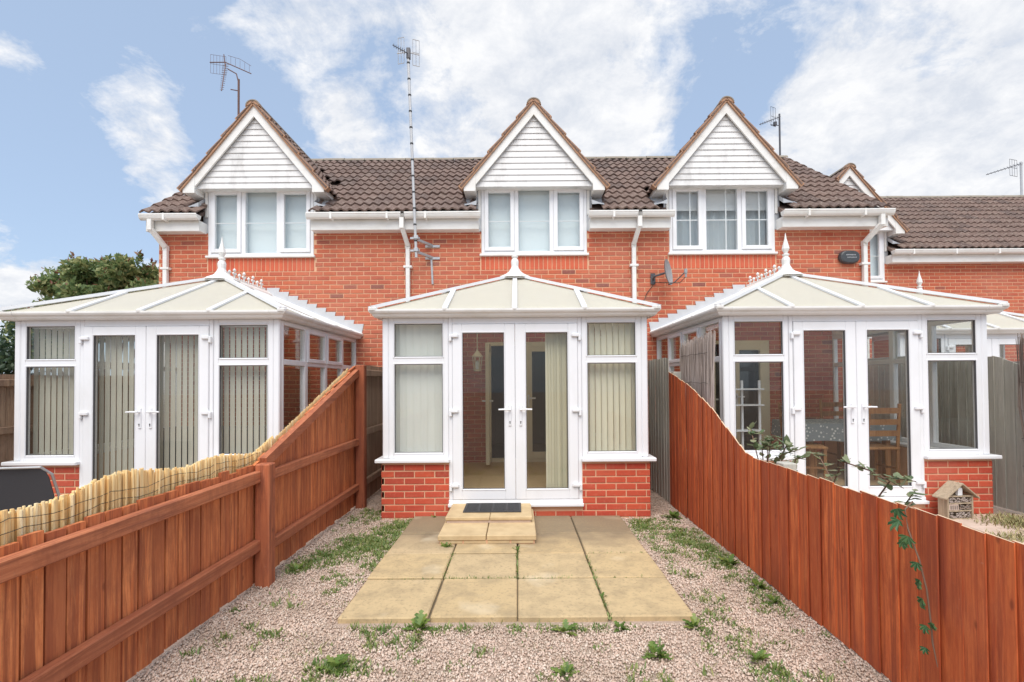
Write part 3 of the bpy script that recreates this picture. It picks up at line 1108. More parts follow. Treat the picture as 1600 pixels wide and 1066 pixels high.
    for sg in (-1, 1):
        b = MB()
        xx = dc + sg * (WHW + 0.03)
        b.cbox(xx - 0.022, xx + 0.022, -0.02, 0.01, 4.28, 4.695, 0.004)
        b.build('trim_strip', 'trim', wn)
    return h, xc


def downpipe(h, x, z0, top=4.17, dx=0.0):
    """square white downpipe with a swan neck from the gutter"""
    b = MB()
    b.cbox(x - 0.033, x + 0.033, -0.085, -0.02, z0, 3.80, 0.006)
    b.beam((x + dx, -0.235, 4.03), (x, -0.052, 3.79), 0.066, 0.066, (0, -1, 0))
    b.cbox(x + dx - 0.036, x + dx + 0.036, -0.30, -0.225, 3.99, 4.17, 0.006)
    b.cbox(x - 0.037, x + 0.037, -0.09, -0.016, 3.72, 3.80, 0.004)
    p = b.build('downpipe', 'trim', h)
    for z in (3.42, 2.2):
        b = MB()
        b.cbox(x - 0.07, x + 0.07, -0.093, -0.012, z - 0.018, z + 0.018, 0.004)
        b.build('pipe_clip', 'trim', p)


h1, c1 = make_house(-5.95, -1.83, 8.05, -4.25, 'red brick end house with a pole aerial rising behind its white gabled dormer', left_end=True)
h2, c2 = make_house(-1.83, 1.98, 8.05, 0.288, 'red brick middle house with a tall aerial mast bracketed to its wall', door=(-0.50, 0.76))
h3, c3 = make_house(1.98, 5.87, 8.05, 3.41, 'red brick house with a satellite dish and an oval black box on its wall', door=(2.95, 4.16), right_end=True, blind='blind_white', bars=True)
h4, c4 = make_house(6.1, 15.6, 10.5, 7.08, 'red brick house set back with a long plain tiled roof', left_end=True, right_end=True)
downpipe(h1, -5.80 - c1, 0.0, dx=-0.10)
downpipe(h2, -1.80 - c2, 0.0, dx=-0.05)
downpipe(h2, 1.93 - c2, 0.0, dx=0.05)
downpipe(h3, 5.74 - c3, 0.0, dx=0.14)

# ------------------------------------------------------------------ conservatories
CW, CD = 1.487, 2.6        # half width and projection
ZE, ZR, YA, AE, YE = 2.315, 3.0, 1.40, 1.565, -0.10


def hip_y(x):
    return YE + (YA - YE) * (1 - abs(x) / AE)


def hip_z(x):
    return ZE + (ZR - ZE) * (1 - abs(x) / AE)


def panel(b, pts, th=0.025):
    pts = [Vector(p) for p in pts]
    # drop doubled points
    q = []
    for p in pts:
        if not q or (p - q[-1]).length > 1e-4:
            q.append(p)
    if (q[0] - q[-1]).length < 1e-4:
        q.pop()
    n = (q[1] - q[0]).cross(q[2] - q[0]).normalized()
    if n.z < 0:
        q.reverse()
        n = -n
    k = len(q)
    v = q + [p - n * th for p in q]
    b.add(v, [tuple(range(k)), tuple(range(2 * k - 1, k - 1, -1))] + [(i, i + k, (i + 1) % k + k, (i + 1) % k)[::-1] for i in range(k)])


def make_conservatory(cx, yf, label, spire=True, plain=False, lead_l=True):
    t = thing('conservatory', label, 'conservatory', (cx, yf, 0), group='white hipped conservatories')
    # dwarf wall
    b = MB()
    T = 0.62
    for sg in (-1, 1):
        a, e = sorted((sg * 0.74, sg * 1.495))
        b.box(a, e, 0, 0.22, -0.03, T - 0.004)
        a, e = sorted((sg * 1.275, sg * 1.495))
        b.box(a, e, 0.22, CD, -0.03, T - 0.004)
    b.box(-0.74, 0.74, 0.0, 0.22, -0.03, 0.125)
    dw = b.build('dwarf_wall', 'mortar', t)
    br = []
    for sg in (-1, 1):
        a, e = sorted((sg * 0.745, sg * 1.500))
        br += lay(a, e, 0.005, T - 0.002)
    br += lay(-0.74, 0.74, 0.005, 0.08)
    put_bricks(dw, br, 'brick_new')
    bb = MB()
    for sg in (-1, 1):
        M = Matrix.Translation((sg * 1.495, 0, 0)) @ Matrix.Rotation(sg * math.pi / 2, 4, 'Z')
        for u, z, L, H in lay(0.0, CD - 0.01, 0.005, T - 0.002):
            brick_geo(bb, L, H, M=M @ Matrix.Translation((sg * u, 0.0235, z)), r=random.random())
    stuff(bb.build('brick_field', 'brick_new', dw))
    b = MB()
    b.box(-1.27, 1.27, 0.222, CD, -0.02, 0.19)
    b.build('floor', 'inside_floor', t)
    # sills
    for sg in (-1, 1):
        a, e = sorted((sg * 0.735, sg * 1.56))
        b = MB()
        b.cbox(a, e, -0.065, 0.20, T, T + 0.042, 0.008)
        b.build('sill', 'pvc', t)
        a, e = sorted((sg * 1.28, sg * 1.562))
        b = MB()
        b.cbox(a, e, 0.201, CD, T + .001, T + 0.041, 0.008)
        b.build('sill', 'pvc', t)
    Z0, Z1 = T + 0.042, 2.235
    for sg in (-1, 1):
        b = MB()
        x_a, x_e = sorted((sg * 1.418, sg * CW))
        b.cbox(x_a, x_e, 0.0, 0.07, Z0, Z1, 0.01)
        b.build('corner_post', 'pvc', t)
        # front window
        a, e = sorted((sg * 0.748, sg * 1.417))
        b = frame_bars(MB(), a, e, Z0, Z1, 0.004, 0.066, 0.056)
        b.cbox(a + 0.05, e - 0.05, 0.006, 0.064, 1.722, 1.794)
        wn = b.build('window', 'pvc', t)
        b = frame_bars(MB(), a + 0.045, e - 0.045, Z0 + 0.045, 1.735, -0.003, 0.03, 0.02, 0.008)
        frame_bars(b, a + 0.045, e - 0.045, 1.782, Z1 - 0.045, -0.003, 0.03, 0.02, 0.008)
        b.build('glazing_bead', 'pvc', wn)
        pane(a + .05, e - .05, Z0 + .05, 1.726, 0.03, wn)
        pane(a + .05, e - .05, 1.79, Z1 - .05, 0.03, wn)
        b = frame_bars(MB(), a + 0.064, e - 0.064, Z0 + 0.064, 1.716, 0.004, 0.029, 0.006, 0.001)
        frame_bars(b, a + 0.064, e - 0.064, 1.801, Z1 - 0.064, 0.004, 0.029, 0.006, 0.001)
        b.build('gasket', 'gasket', wn)
        # side screen: four lights with top lights
        xo, xi = sg * CW, sg * (CW - 0.066)
        lo, hi = min(xo, xi), max(xo, xi)
        b = MB()
        b.cbox(lo, hi, 0.071, CD - 0.001, Z0, Z0 + 0.056)
        b.cbox(lo, hi, 0.071, CD - 0.001, Z1 - 0.056, Z1)
        b.cbox(lo + .001, hi - .001, 0.072, CD - 0.002, 1.725, 1.79)
        bay = (CD - 0.07) / 4
        for i in range(5):
            y = 0.07 + i * bay
            y0, y1 = max(0.0705, y - 0.04), min(CD - 0.001, y + 0.04)
            b.cbox(lo - .001, hi + .001, y0, y1, Z0, Z1)
        ws = b.build('side_window', 'pvc', t)
        for i in range(4):
            y0, y1 = 0.07 + i * bay + 0.038, 0.07 + (i + 1) * bay - 0.038
            for z0, z1 in ((Z0 + .05, 1.73), (1.785, Z1 - .05)):
                b = MB()
                b.box(sg * 1.45, sg * 1.45 + 0.006, y0, y1, z0, z1)
                b.build('pane', 'glass', ws)
            if i in (1, 2):        # opening top lights stand proud
                b = MB()
                p0, p1 = sorted((sg * (CW - 0.03), sg * (CW + 0.014)))
                for (ya, yb, za, zb) in ((y0 - .02, y0 + .03, 1.775, Z1 - .04), (y1 - .03, y1 + .02, 1.775, Z1 - .04), (y0 + .03, y1 - .03, 1.775, 1.825), (y0 + .03, y1 - .03, Z1 - .09, Z1 - .04)):
                    b.cbox(p0, p1, ya, yb, za, zb)
                b.build('sash', 'pvc', ws)
    # door frame
    b = MB()
    for sg in (-1, 1):
        a, e = sorted((sg * 0.702, sg * 0.746))
        b.cbox(a, e, -0.002, 0.072, 0.199, Z1, 0.006)
    b.cbox(-0.702, 0.702, -0.001, 0.071, 2.165, Z1, 0.005)
    b.build('door_frame', 'pvc', t)
    b = MB()
    b.cbox(-0.752, 0.752, -0.055, 0.08, 0.127, 0.163, 0.006)
    b.cbox(-0.748, 0.748, -0.012, 0.078, 0.163, 0.199, 0.004)
    b.build('threshold', 'pvc', t)
    for sg in (-1, 1):
        a, e = sorted((sg * 0.0015, sg * 0.700))
        b = MB()
        pa, pe = sorted((sg * 0.116, sg * 0.594))
        b.cbox(a, pa, -0.014, 0.055, 0.203, 2.162, 0.006)
        b.cbox(pe, e, -0.014, 0.055, 0.203, 2.162, 0.006)
        b.cbox(pa - .002, pe + .002, -0.013, 0.054, 0.203, 0.315, 0.006)
        b.cbox(pa - .002, pe + .002, -0.013, 0.054, 2.068, 2.162, 0.006)
        d = b.build('door', 'pvc', t)
        b = frame_bars(MB(), pa - 0.012, pe + 0.012, 0.303, 2.08, -0.02, 0.0, 0.018, 0.007)
        b.build('glazing_bead', 'pvc', d)
        pane(pa - .01, pe + .01, 0.305, 2.078, 0.015, d)
        b = frame_bars(MB(), pa + 0.005, pe - 0.005, 0.320, 2.063, -0.012, 0.014, 0.006, 0.001)
        b.build('gasket', 'gasket', d)
        hx = sg * 0.060
        b = MB()
        b.cbox(hx - 0.016, hx + 0.016, -0.026, -0.012, 1.02, 1.25, 0.005)
        b.tube([(hx, -0.02, 1.205), (hx, -0.06, 1.205)], 0.011, 8)
        b.tube([(hx - sg * .008, -0.06, 1.205), (hx + sg * 0.06, -0.064, 1.207), (hx + sg * 0.125, -0.058, 1.205)], [0.012, 0.010, 0.009], 8)
        b.build('handle', 'pvc', d)
        b = MB()
        b.lathe([(0.006, 0), (0.006, 0.012)], 8, (hx, -0.0285, 1.062))
        b.box(hx - 0.0035, hx + 0.0035, -0.0285, -0.0255, 1.042, 1.066)
        b.build('keyhole', 'keyhole', d)
        for z in (0.36, 1.19, 2.03):
            b = MB()
            x_a, x_e = sorted((sg * 0.632, sg * 0.722))
            b.cbox(x_a, x_e, -0.042, -0.013, z - 0.02, z + 0.022, 0.009)
            x_a, x_e = sorted((sg * 0.708, sg * 0.738))
            b.cbox(x_a, x_e, -0.038, -0.001, z - 0.06, z + 0.012, 0.006)
            b.build('hinge', 'pvc', d)
    # eaves beam and ogee gutter round three sides
    b = MB()
    b.cbox(-CW - 0.01, CW + 0.01, -0.02, 0.075, Z1, 2.315, 0.006)
    for sg in (-1, 1):
        a, e = sorted((sg * (CW - 0.07), sg * (CW + 0.01)))
        b.cbox(a, e, 0.076, CD, Z1, 2.314, 0.006)
    b.build('eaves_beam', 'pvc', t)
    prof = [(0.0, 2.232), (0.055, 2.236), (0.070, 2.252), (0.078, 2.268), (0.098, 2.282), (0.108, 2.300), (0.108, 2.318), (0.100, 2.321), (0.096, 2.305), (0.0, 2.300)]
    b = MB()
    v, f = [], []
    path = [((-CW - 0.012, CD), (-1, 0)), ((-CW - 0.012, -0.022), (-1, -1)), ((CW + 0.012, -0.022), (1, -1)), ((CW + 0.012, CD), (1, 0))]
    for (px_, py_), (nx, ny) in path:
        for off, z in prof:
            v.append((px_ + nx * off, py_ + ny * off, z))
    k = len(prof)
    for s in range(3):
        for i in range(k):
            f.append((s * k + i, s * k + (i + 1) % k, (s + 1) * k + (i + 1) % k, (s + 1) * k + i))
    f.append(tuple(range(k)))
    f.append(tuple(range(3 * k, 4 * k))[::-1])
    b.add(v, f)
    gt = b.build('gutter', 'trim', t)
    for sg in (-1, 1):        # gutter corner unions
        for dd in (0.09,):
            b = MB()
            v = []
            x_c = sg * (CW + 0.012 - dd)
            for xx in (x_c - 0.022, x_c + 0.022):
                for off, z in prof[:8]:
                    v.append((xx, -0.022 - off * 1.03 - 0.002, z - 0.002))
            b.add(v, [(i, i + 1, 8 + i + 1, 8 + i) for i in range(7)] + [tuple(range(8)), tuple(range(15, 7, -1))])
            b.build('gutter_union', 'trim', gt)
    # roof
    b = MB()
    b.beam((0, YA - 0.05, ZR - 0.06), (0, CD, ZR - 0.06), 0.07, 0.10)
    rf = b.build('roof', 'pvc', t)
    xs = [-AE, -0.77, 0.0, 0.77, AE]
    for a, e in zip(xs[:-1], xs[1:]):
        b = MB()
        panel(b, [(a, YE, ZE), (e, YE, ZE), (e, hip_y(e), hip_z(e)), (a, hip_y(a), hip_z(a))])
        b.build('roof_panel', 'polycarbonate', rf)
    ys = [YE, 0.66, YA, 2.0, CD]
    for sg in (-1, 1):
        def inner(y):
            if y >= YA:
                return (0.0, y, ZR)
            u = (y - YE) / (YA - YE)
            return (sg * AE * (1 - u), y, ZE + (ZR - ZE) * u)
        for a, e in zip(ys[:-1], ys[1:]):
            b = MB()
            panel(b, [(sg * AE, a, ZE), (sg * AE, e, ZE), inner(e), inner(a)])
            b.build('roof_panel', 'polycarbonate', rf)
        for y in (0.66, YA, 2.0, CD - 0.03):
            b = MB()
            p, q = Vector((sg * (AE + 0.01), y, ZE + 0.002)), Vector(inner(y)) + Vector((0, 0, 0.002))
            b.beam(p, q, 0.058, 0.022)
            b.build('glazing_bar', 'pvc', rf)
            b = MB()
            b.lathe([(0.034, 0), (0.036, 0.02), (0.02, 0.035)], 8, (sg * (AE + 0.005), y, ZE - 0.008))
            b.build('end_cap', 'trim', rf)
        # hip bar
        b = MB()
        b.beam((sg * (AE + 0.02), YE - 0.02, ZE + 0.004), (0, YA, ZR + 0.008), 0.075, 0.036)
        b.build('hip_bar', 'pvc', rf)
        b = MB()
        b.lathe([(0.05, 0), (0.052, 0.025), (0.03, 0.045)], 8, (sg * (AE - 0.0), YE, ZE - 0.008))
        b.build('end_cap', 'trim', rf)
    for x in xs[1:-1]:
        b = MB()
        b.beam((x, YE - 0.01, ZE + 0.002), (x, hip_y(x), hip_z(x) + 0.002), 0.058, 0.022)
        b.build('glazing_bar', 'pvc', rf)
        b = MB()
        b.lathe([(0.034, 0), (0.036, 0.02), (0.02, 0.035)], 8, (x, YE - 0.005, ZE - 0.008))
        b.build('end_cap', 'trim', rf)
    # ridge cap, cresting, boss, finial
    b = MB()
    b.prism([(-0.13, ZR - 0.045), (-0.12, ZR - 0.02), (-0.03, ZR + 0.045), (0.03, ZR + 0.045), (0.12, ZR - 0.02), (0.13, ZR - 0.045)], 'y', YA, CD - 0.005)
    b.build('ridge_cap', 'trim', rf)
    b = MB()
    y = YA + 0.16
    i = 0
    b.box(-0.010, 0.010, YA + 0.08, CD - 0.1, ZR + 0.045, ZR + 0.062)
    while y < CD - 0.12:
        tall = i % 2 == 1
        hh = 0.15 if tall else 0.10
        z = ZR + 0.06
        b.tube([(0, y, z), (0, y, z + hh * 0.45)], 0.012, 6)
        b.lathe([(0.004, 0), (0.022, 0.02), (0.022, 0.035), (0.006, 0.055)], 7, (0, y, z + hh - 0.055))
        if tall:
            for dy in (-0.028, 0.028):
                b.lathe([(0.004, 0), (0.017, 0.014), (0.017, 0.026), (0.004, 0.04)], 6, (0, y + dy, z + hh * 0.35))
        b.lathe([(0.010, 0), (0.018, 0.012), (0.006, 0.026)], 6, (0, y + 0.06, z))
        y += 0.125
        i += 1
    b.build('cresting', 'trim', rf)
    b = MB()
    b.lathe([(0.235, -0.055), (0.225, -0.035), (0.13, 0.012), (0.085, 0.05), (0.075, 0.075)], 8, (0, YA - 0.02, ZR + 0.015), rot=math.pi / 8)
    b.lathe([(0.20, -0.012), (0.20, 0.0)], 8, (0, YA - 0.02, ZR - 0.045), rot=math.pi / 8)
    fb = b.build('ridge_boss', 'trim', rf)
    b = MB()
    pr = [(0.062, 0.08), (0.066, 0.10), (0.056, 0.115), (0.05, 0.135), (0.056, 0.20), (0.046, 0.235), (0.03, 0.25), (0.046, 0.27), (0.046, 0.285), (0.022, 0.295)]
    if spire:
        pr += [(0.03, 0.315), (0.05, 0.36), (0.042, 0.40), (0.016, 0.50), (0.003, 0.585)]
    b.lathe(pr, 10, (0, YA - 0.02, ZR + 0.0))
    b.build('finial', 'trim', rf, smooth=False)
    # stepped flashing on the house wall
    if not plain:
        n = 10
        for sg in (-1, 1):
            for i in range(n):
                xa = 0.02 + i * (AE - 0.02) / n
                xe = xa + (AE - 0.02) / n + 0.015
                zl = lambda x: ZR + 0.02 - (ZR - ZE) * x / AE
                zt = zl(xa) + 0.085
                b = MB()
                poly = [(sg * xa, zl(xa) - 0.02), (sg * xe, zl(xe) - 0.02), (sg * (xe + 0.035), zt), (sg * (xa - 0.01), zt)]
                b.prism(poly, 'y', CD - 0.018 - 0.0012 * (i % 2), CD - 0.0135)
                b.build('flashing_step', 'flash', t)
    return t


YF = 5.45
C1, C2, C3 = -4.16, -0.03, 3.79
k1 = make_conservatory(C1, YF, 'white conservatory with taupe vertical blinds behind a reed topped fence')
k2 = make_conservatory(C2, YF, 'white conservatory with doormat steps and a stub finial above the paved patio', spire=False)
k3 = make_conservatory(C3, YF, 'white conservatory with a dining table inside and an insect house beside its wall')
k4 = make_conservatory(7.70, 7.9, 'white conservatory set back, half hidden beyond the grey fence', plain=True)


# ------------------------------------------------------------------ blinds and furniture inside
def slat_mesh(L, wd, m):
    b = MB()
    n = 4
    v = []
    for i in range(n + 1):
        x = (i / n - 0.5) * wd
        y = 0.006 * math.cos(math.pi * (i / n - 0.5) * 1.0)
        v += [(x, y, 0), (x, y, -L), (x, y + 0.0015, 0), (x, y + 0.0015, -L)]
    f = []
    for i in range(n):
        a, c = 4 * i, 4 * i + 4
        f += [(a, a + 1, c + 1, c), (a + 2, c + 2, c + 3, a + 3)]
    f += [(0, 2, 3, 1), (4 * n, 4 * n + 1, 4 * n + 3, 4 * n + 2)]
    b.add(v, f)
    return b.mesh('slat', m)


def vblind(label, p0, p1, ztop, L, n, wd, rot, m, jit=0.05):
    """vertical blind hanging from a head rail between two plan points"""
    p0, p1 = Vector((*p0, ztop)), Vector((*p1, ztop))
    t = thing('vertical_blind', label, 'blind', (p0.x, p0.y, ztop - L), group='vertical blinds')
    d = p1 - p0
    ang = math.atan2(d.y, d.x)
    b = MB()
    b.beam((0, 0, L), (d.x, d.y, L), 0.03, 0.03)
    b.build('head_rail', 'pvc', t)
    me = slat_mesh(L - 0.01, wd, m)
    for i in range(n):
        q = d * ((i + 0.5) / n)
        link('slat', me, t, loc=(q.x, q.y, L - 0.003), rotz=ang + rot + random.uniform(-jit, jit))
    return t


# left conservatory: taupe slats with dark gaps, on the front
vblind('taupe vertical blind with dark gaps across the front of the conservatory behind the reed screen', (C1 - 1.40, YF + 0.13), (C1 + 1.40, YF + 0.13), 2.16, 1.93, 41, 0.052, 0.10, 'blind_taupe', 0.03)
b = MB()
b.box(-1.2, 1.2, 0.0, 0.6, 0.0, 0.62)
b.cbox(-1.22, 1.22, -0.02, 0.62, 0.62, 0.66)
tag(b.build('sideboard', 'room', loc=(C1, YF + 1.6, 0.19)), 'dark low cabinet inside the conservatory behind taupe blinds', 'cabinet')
# middle conservatory
vblind('pale closed vertical blind in the window beside the lantern', (C2 - 1.40, YF + 0.13), (C2 - 0.76, YF + 0.13), 2.20, 1.50, 8, 0.089, 0.16, 'blind_pale', 0.02)
vblind('cream open vertical blind in the front window beside the gathered slats', (C2 + 0.78, YF + 0.13), (C2 + 1.40, YF + 0.13), 2.20, 1.50, 9, 0.072, 0.35, 'blind_cream', 0.05)
vblind('cream gathered vertical blind bunched inside the glazed door above the doormat', (C2 + 0.37, YF + 0.14), (C2 + 0.66, YF + 0.14), 2.18, 1.94, 9, 0.089, 0.55, 'blind_cream', 0.25)
vblind('cream vertical blind along the side screen beside the grey boarded fence', (C2 + 1.37, YF + 0.25), (C2 + 1.37, YF + 2.5), 2.20, 1.50, 26, 0.089, 0.55, 'blind_cream', 0.06)
vblind('pale vertical blind along the side screen beside the brown weathered fence', (C2 - 1.37, YF + 0.25), (C2 - 1.37, YF + 2.5), 2.20, 1.50, 26, 0.089, 0.25, 'blind_pale', 0.03)

# lantern
t = thing('lantern', 'small white glazed lantern hanging inside the conservatory', 'lantern', (-0.56, 6.75, 1.66))
b = MB()
for k in range(6):
    a = math.pi / 3 * k
    b.tube([(0.045 * math.cos(a), 0.045 * math.sin(a), 0.02), (0.065 * math.cos(a), 0.065 * math.sin(a), 0.20)], 0.006, 5)
b.lathe([(0.03, 0.0), (0.05, 0.008), (0.05, 0.022), (0.03, 0.026)], 6)
b.build('cage', 'cream', t)
b = MB()
b.lathe([(0.075, 0.20), (0.072, 0.215), (0.03, 0.265), (0.012, 0.29), (0.014, 0.31)], 6)
b.build('cap', 'cream', t)
b = MB()
b.lathe([(0.018, 0.03), (0.028, 0.07), (0.022, 0.13), (0.008, 0.15)], 8)
b.build('bulb', 'blind_white', t)
b = MB()
b.tube([(0, 0, 0.31), (0, 0, 1.2)], 0.008, 5)
b.build('chain', 'cream', t)


# dining set in the right conservatory
def dining_chair(label, x, y, rot):
    t = thing('dining_chair', label, 'chair', (x, y, 0.19), rot, 'pine dining chairs')
    for sx in (-1, 1):
        b = MB()
        b.cbox(sx * 0.19 - 0.018, sx * 0.19 + 0.018, -0.20, -0.165, 0, 0.45, 0.004)
        b.build('leg', 'pine', t)
        b = MB()
        b.tube([(sx * 0.19, 0.19, 0), (sx * 0.19, 0.19, 0.45), (sx * 0.185, 0.24, 1.02)], 0.02, 6)
        b.build('leg', 'pine', t)
    b = MB()
    b.cbox(-0.215, 0.215, -0.215, 0.21, 0.45, 0.48, 0.008)
    b.build('seat', 'pine', t)
    for z in (0.62, 0.76, 0.90):
        b = MB()
        b.beam((-0.185, 0.20 + (z - .45) * 0.085, z), (0.185, 0.20 + (z - .45) * 0.085, z), 0.018, 0.07)
        b.build('back_slat', 'pine', t)
    b = MB()
    b.beam((-0.19, -0.18, 0.2), (-0.19, 0.19, 0.2), 0.02, 0.025)
    b.beam((0.19, -0.18, 0.2), (0.19, 0.19, 0.2), 0.02, 0.025)
    b.build('stretcher', 'pine', t)
    return t


t = thing('dining_table', 'pine dining table under a patterned grey and white cloth', 'table', (4.35, 6.75, 0.19))
for sx in (-1, 1):
    for sy in (-1, 1):
        b = MB()
        b.cbox(sx * 0.5 - 0.035, sx * 0.5 + 0.035, sy * 0.32 - 0.035, sy * 0.32 + 0.035, 0, 0.71, 0.006)
        b.build('leg', 'pine', t)
b = MB()
b.cbox(-0.6, 0.6, -0.4, 0.4, 0.71, 0.74, 0.006)
b.build('table_top', 'pine', t)
b = MB()
v = []
for i in range(41):        # hanging cloth: a wavy skirt round the top
    a = i / 40 * 4
    s, u = int(a) % 4, a - int(a)
    cx_, cy_ = [(-.615 + 1.23 * u, -.415), (.615, -.415 + .83 * u), (.615 - 1.23 * u, .415), (-.615, .415 - .83 * u)][s]
    wv = 0.012 * math.sin(i * 1.9)
    k_ = 1 + wv
    v += [(cx_, cy_, 0.748), (cx_ * (1.015 + wv), cy_ * (1.02 + wv), 0.52 + 0.01 * math.sin(i * .9))]
f = [(2 * i, 2 * i + 1, 2 * i + 3, 2 * i + 2) for i in range(40)] + [tuple(range(0, 80, 2))]
b.add(v, f)
tag(b.build('tablecloth', 'cloth', loc=(4.35, 6.75, 0.19)), 'patterned grey and white cloth over the dining table', 'tablecloth')
dining_chair('pine ladder back chair at the dining table, with its back to the shelf rack', 3.72, 6.35, R(75))
dining_chair('pine ladder back chair between the dining table and the house wall', 4.9, 7.35, R(0))
dining_chair('pine ladder back chair between the dining table and the glazed doors', 4.5, 6.22, R(180))
t = thing('shelf_rack', 'narrow white shelf rack inside the conservatory beside the cream door', 'rack', (2.83, 6.15, 0.19))
for sx in (-0.0, 0.22):
    b = MB()
    b.box(sx - 0.012, sx + 0.012, -0.012, 0.012, 0, 1.32)
    b.build('upright', 'pvc', t)
for z in (0.35, 0.68, 1.0, 1.2):
    b = MB()
    b.cbox(-0.13, 0.24, -0.09, 0.09, z, z + 0.018, 0.004)
    b.build('shelf', 'pvc', t)

# ------------------------------------------------------------------ patio, steps, mat
b = MB()
b.box(-1.15, 1.11, 3.13, 5.44, -0.028, -0.004)
pt = b.build('patio', 'joint')
pt['kind'] = 'structure'
px_ = [-1.165, -0.578, -0.012, 0.575, 1.125]
py_ = [3.11, 3.73, 4.26, 4.82, 5.445]
for j in range(4):
    for i in range(4):
        b = MB()
        x0, x1, y0, y1 = px_[i] + .006, px_[i + 1] - .006, py_[j] + .009, py_[j + 1] - .009
        q = lambda: random.uniform(-.004, .004)
        b.cbox(x0 + q(), x1 + q(), y0 + q(), y1 + q(), -0.025, 0.022 + random.uniform(-.005, .005), 0.008)
        b.build('slab', 'slab', pt)
t = thing('garden_step', 'two low sandstone coloured steps below the glazed doors', 'steps', (-0.30, 4.95, 0.022))
for a, e in ((-0.445, -0.004), (0.004, 0.46)):
    b = MB()
    b.cbox(a, e, -0.46, 0.47, 0.034, 0.082, 0.006)
    b.build('tread_slab', 'step_slab', t)
b = MB()
b.box(-0.43, 0.445, -0.447, 0.47, 0.0, 0.034)
b.build('riser', 'mortar', t)
for i in range(4):
    b = MB()
    b.cbox(-0.425 + i * 0.218, -0.425 + i * 0.218 + 0.205, -0.453, -0.40, 0.004, 0.031, 0.004)
    b.build('riser_block', 'step_slab', t)
for a, e in ((-0.435, 0.008), (0.012, 0.435)):
    b = MB()
    b.cbox(a, e, -0.07, 0.478, 0.108, 0.142, 0.006)
    b.build('tread_slab', 'step_slab', t)
b = MB()
b.box(-0.42, 0.42, -0.055, 0.47, 0.082, 0.108)
b.build('riser', 'paving_pink', t)
t = thing('doormat', 'black rubber doormat with a grid of ribs on the top step', 'doormat', (-0.275, 5.22, 0.1645))
b = MB()
b.cbox(-0.30, 0.30, -0.19, 0.17, 0.0, 0.004, 0.001)
b.build('backing', 'step_slab', t)
b = MB()
b.box(-0.30, 0.30, -0.19, -0.165, 0.004, 0.014)
b.box(-0.30, 0.30, 0.145, 0.17, 0.004, 0.014)
for x in (-0.30, -0.155, -0.01, 0.135, 0.275):
    b.box(x, x + 0.025, -0.165, 0.145, 0.004, 0.014)
b.build('border', 'rubber', t)
b = MB()
for i in range(10):
    y = -0.155 + i * 0.03
    b.box(-0.275, 0.275, y, y + 0.017, 0.004, 0.011)
for i in range(18):
    x = 0.0 + i * 0.0152
    b.box(x, x + 0.005, -0.16, 0.14, 0.004, 0.010)
b.build('ribs', 'rubber', t)


# ------------------------------------------------------------------ fences
def wedge(wd, th0, th1, hz, htop=None):
    """feather edge board: thick edge at +u, thin at 0; u along y, thickness in x; sloped top"""
    b = MB()
    h0, h1 = hz, htop if htop is not None else hz
    v = [(0, 0, 0), (0, wd, 0), (th1, wd, 0), (th0, 0, 0), (0, 0, h0), (0, wd, h1), (th1, wd, h1), (th0, 0, h0)]
    b.add(v, [(3, 2, 1, 0), (4, 5, 6, 7), (0, 1, 5, 4), (1, 2, 6, 5), (2, 3, 7, 6), (3, 0, 4, 7)])
    return b


def left_top(y):
    return 0.89 if y < 3.62 else 0.89 + (y - 3.62) / (5.92 - 3.62) * 0.83


FX = -1.97
lf = thing('garden_fence', 'red brown stained fence with rails and posts, reed screen behind it', 'fence', (FX, 3.71, 0.0))
y = 1.0
pitch = 0.100
flat_me = {}
while y < 5.90:
    wd = 0.0865
    zb = 0.01 + random.uniform(-0.01, 0.01)
    if y < 3.55:
        hz = round((0.885 + random.uniform(-.012, .012)) / 0.004) * 0.004
        if hz not in flat_me:
            flat_me[hz] = wedge(wd, 0.021, 0.023, hz).mesh('board', 'stain')
        me = flat_me[hz]
    else:
        me = wedge(wd, 0.021, 0.023, left_top(y) - 0.01, left_top(y + wd) - 0.01).mesh('board', 'stain')
    o = link('board', me, lf, loc=(-0.040 - 0.007 * random.random(), y - 3.65, zb))
    o.rotation_euler = (random.uniform(-.004, .004), random.uniform(-.004, .004), R(-1.5) + random.uniform(-.02, .02))
    y += pitch + random.uniform(-.002, .003)
for z, hgt in ((0.77, 0.085), (0.26, 0.085)):
    b = MB()
    b.cbox(-0.012, 0.040, 0.9 - 3.65, 3.60 - 3.65, z, z + hgt, 0.006)
    b.build('rail', 'stain_rail', lf)
for z in (0.755, 0.21):
    b = MB()
    b.cbox(-0.012, 0.040, 3.70 - 3.65, 5.86 - 3.65, z, z + 0.08, 0.006)
    b.build('rail', 'stain_rail', lf)
b = MB()
b.beam((0.014, 3.70 - 3.65, 0.865), (0.014, 5.87 - 3.65, 1.60), 0.052, 0.08)
b.build('rail', 'stain_rail', lf)
for y, hgt, rr in ((0.8, 0.95, 0), (3.65, 0.905, 0.01), (5.91, 1.73, 0)):
    b = MB()
    b.cbox(-0.01, 0.10, y - 3.65 - 0.052, y - 3.65 + 0.052, -0.03, hgt, 0.008)
    b.build('post', 'stain_post', lf)

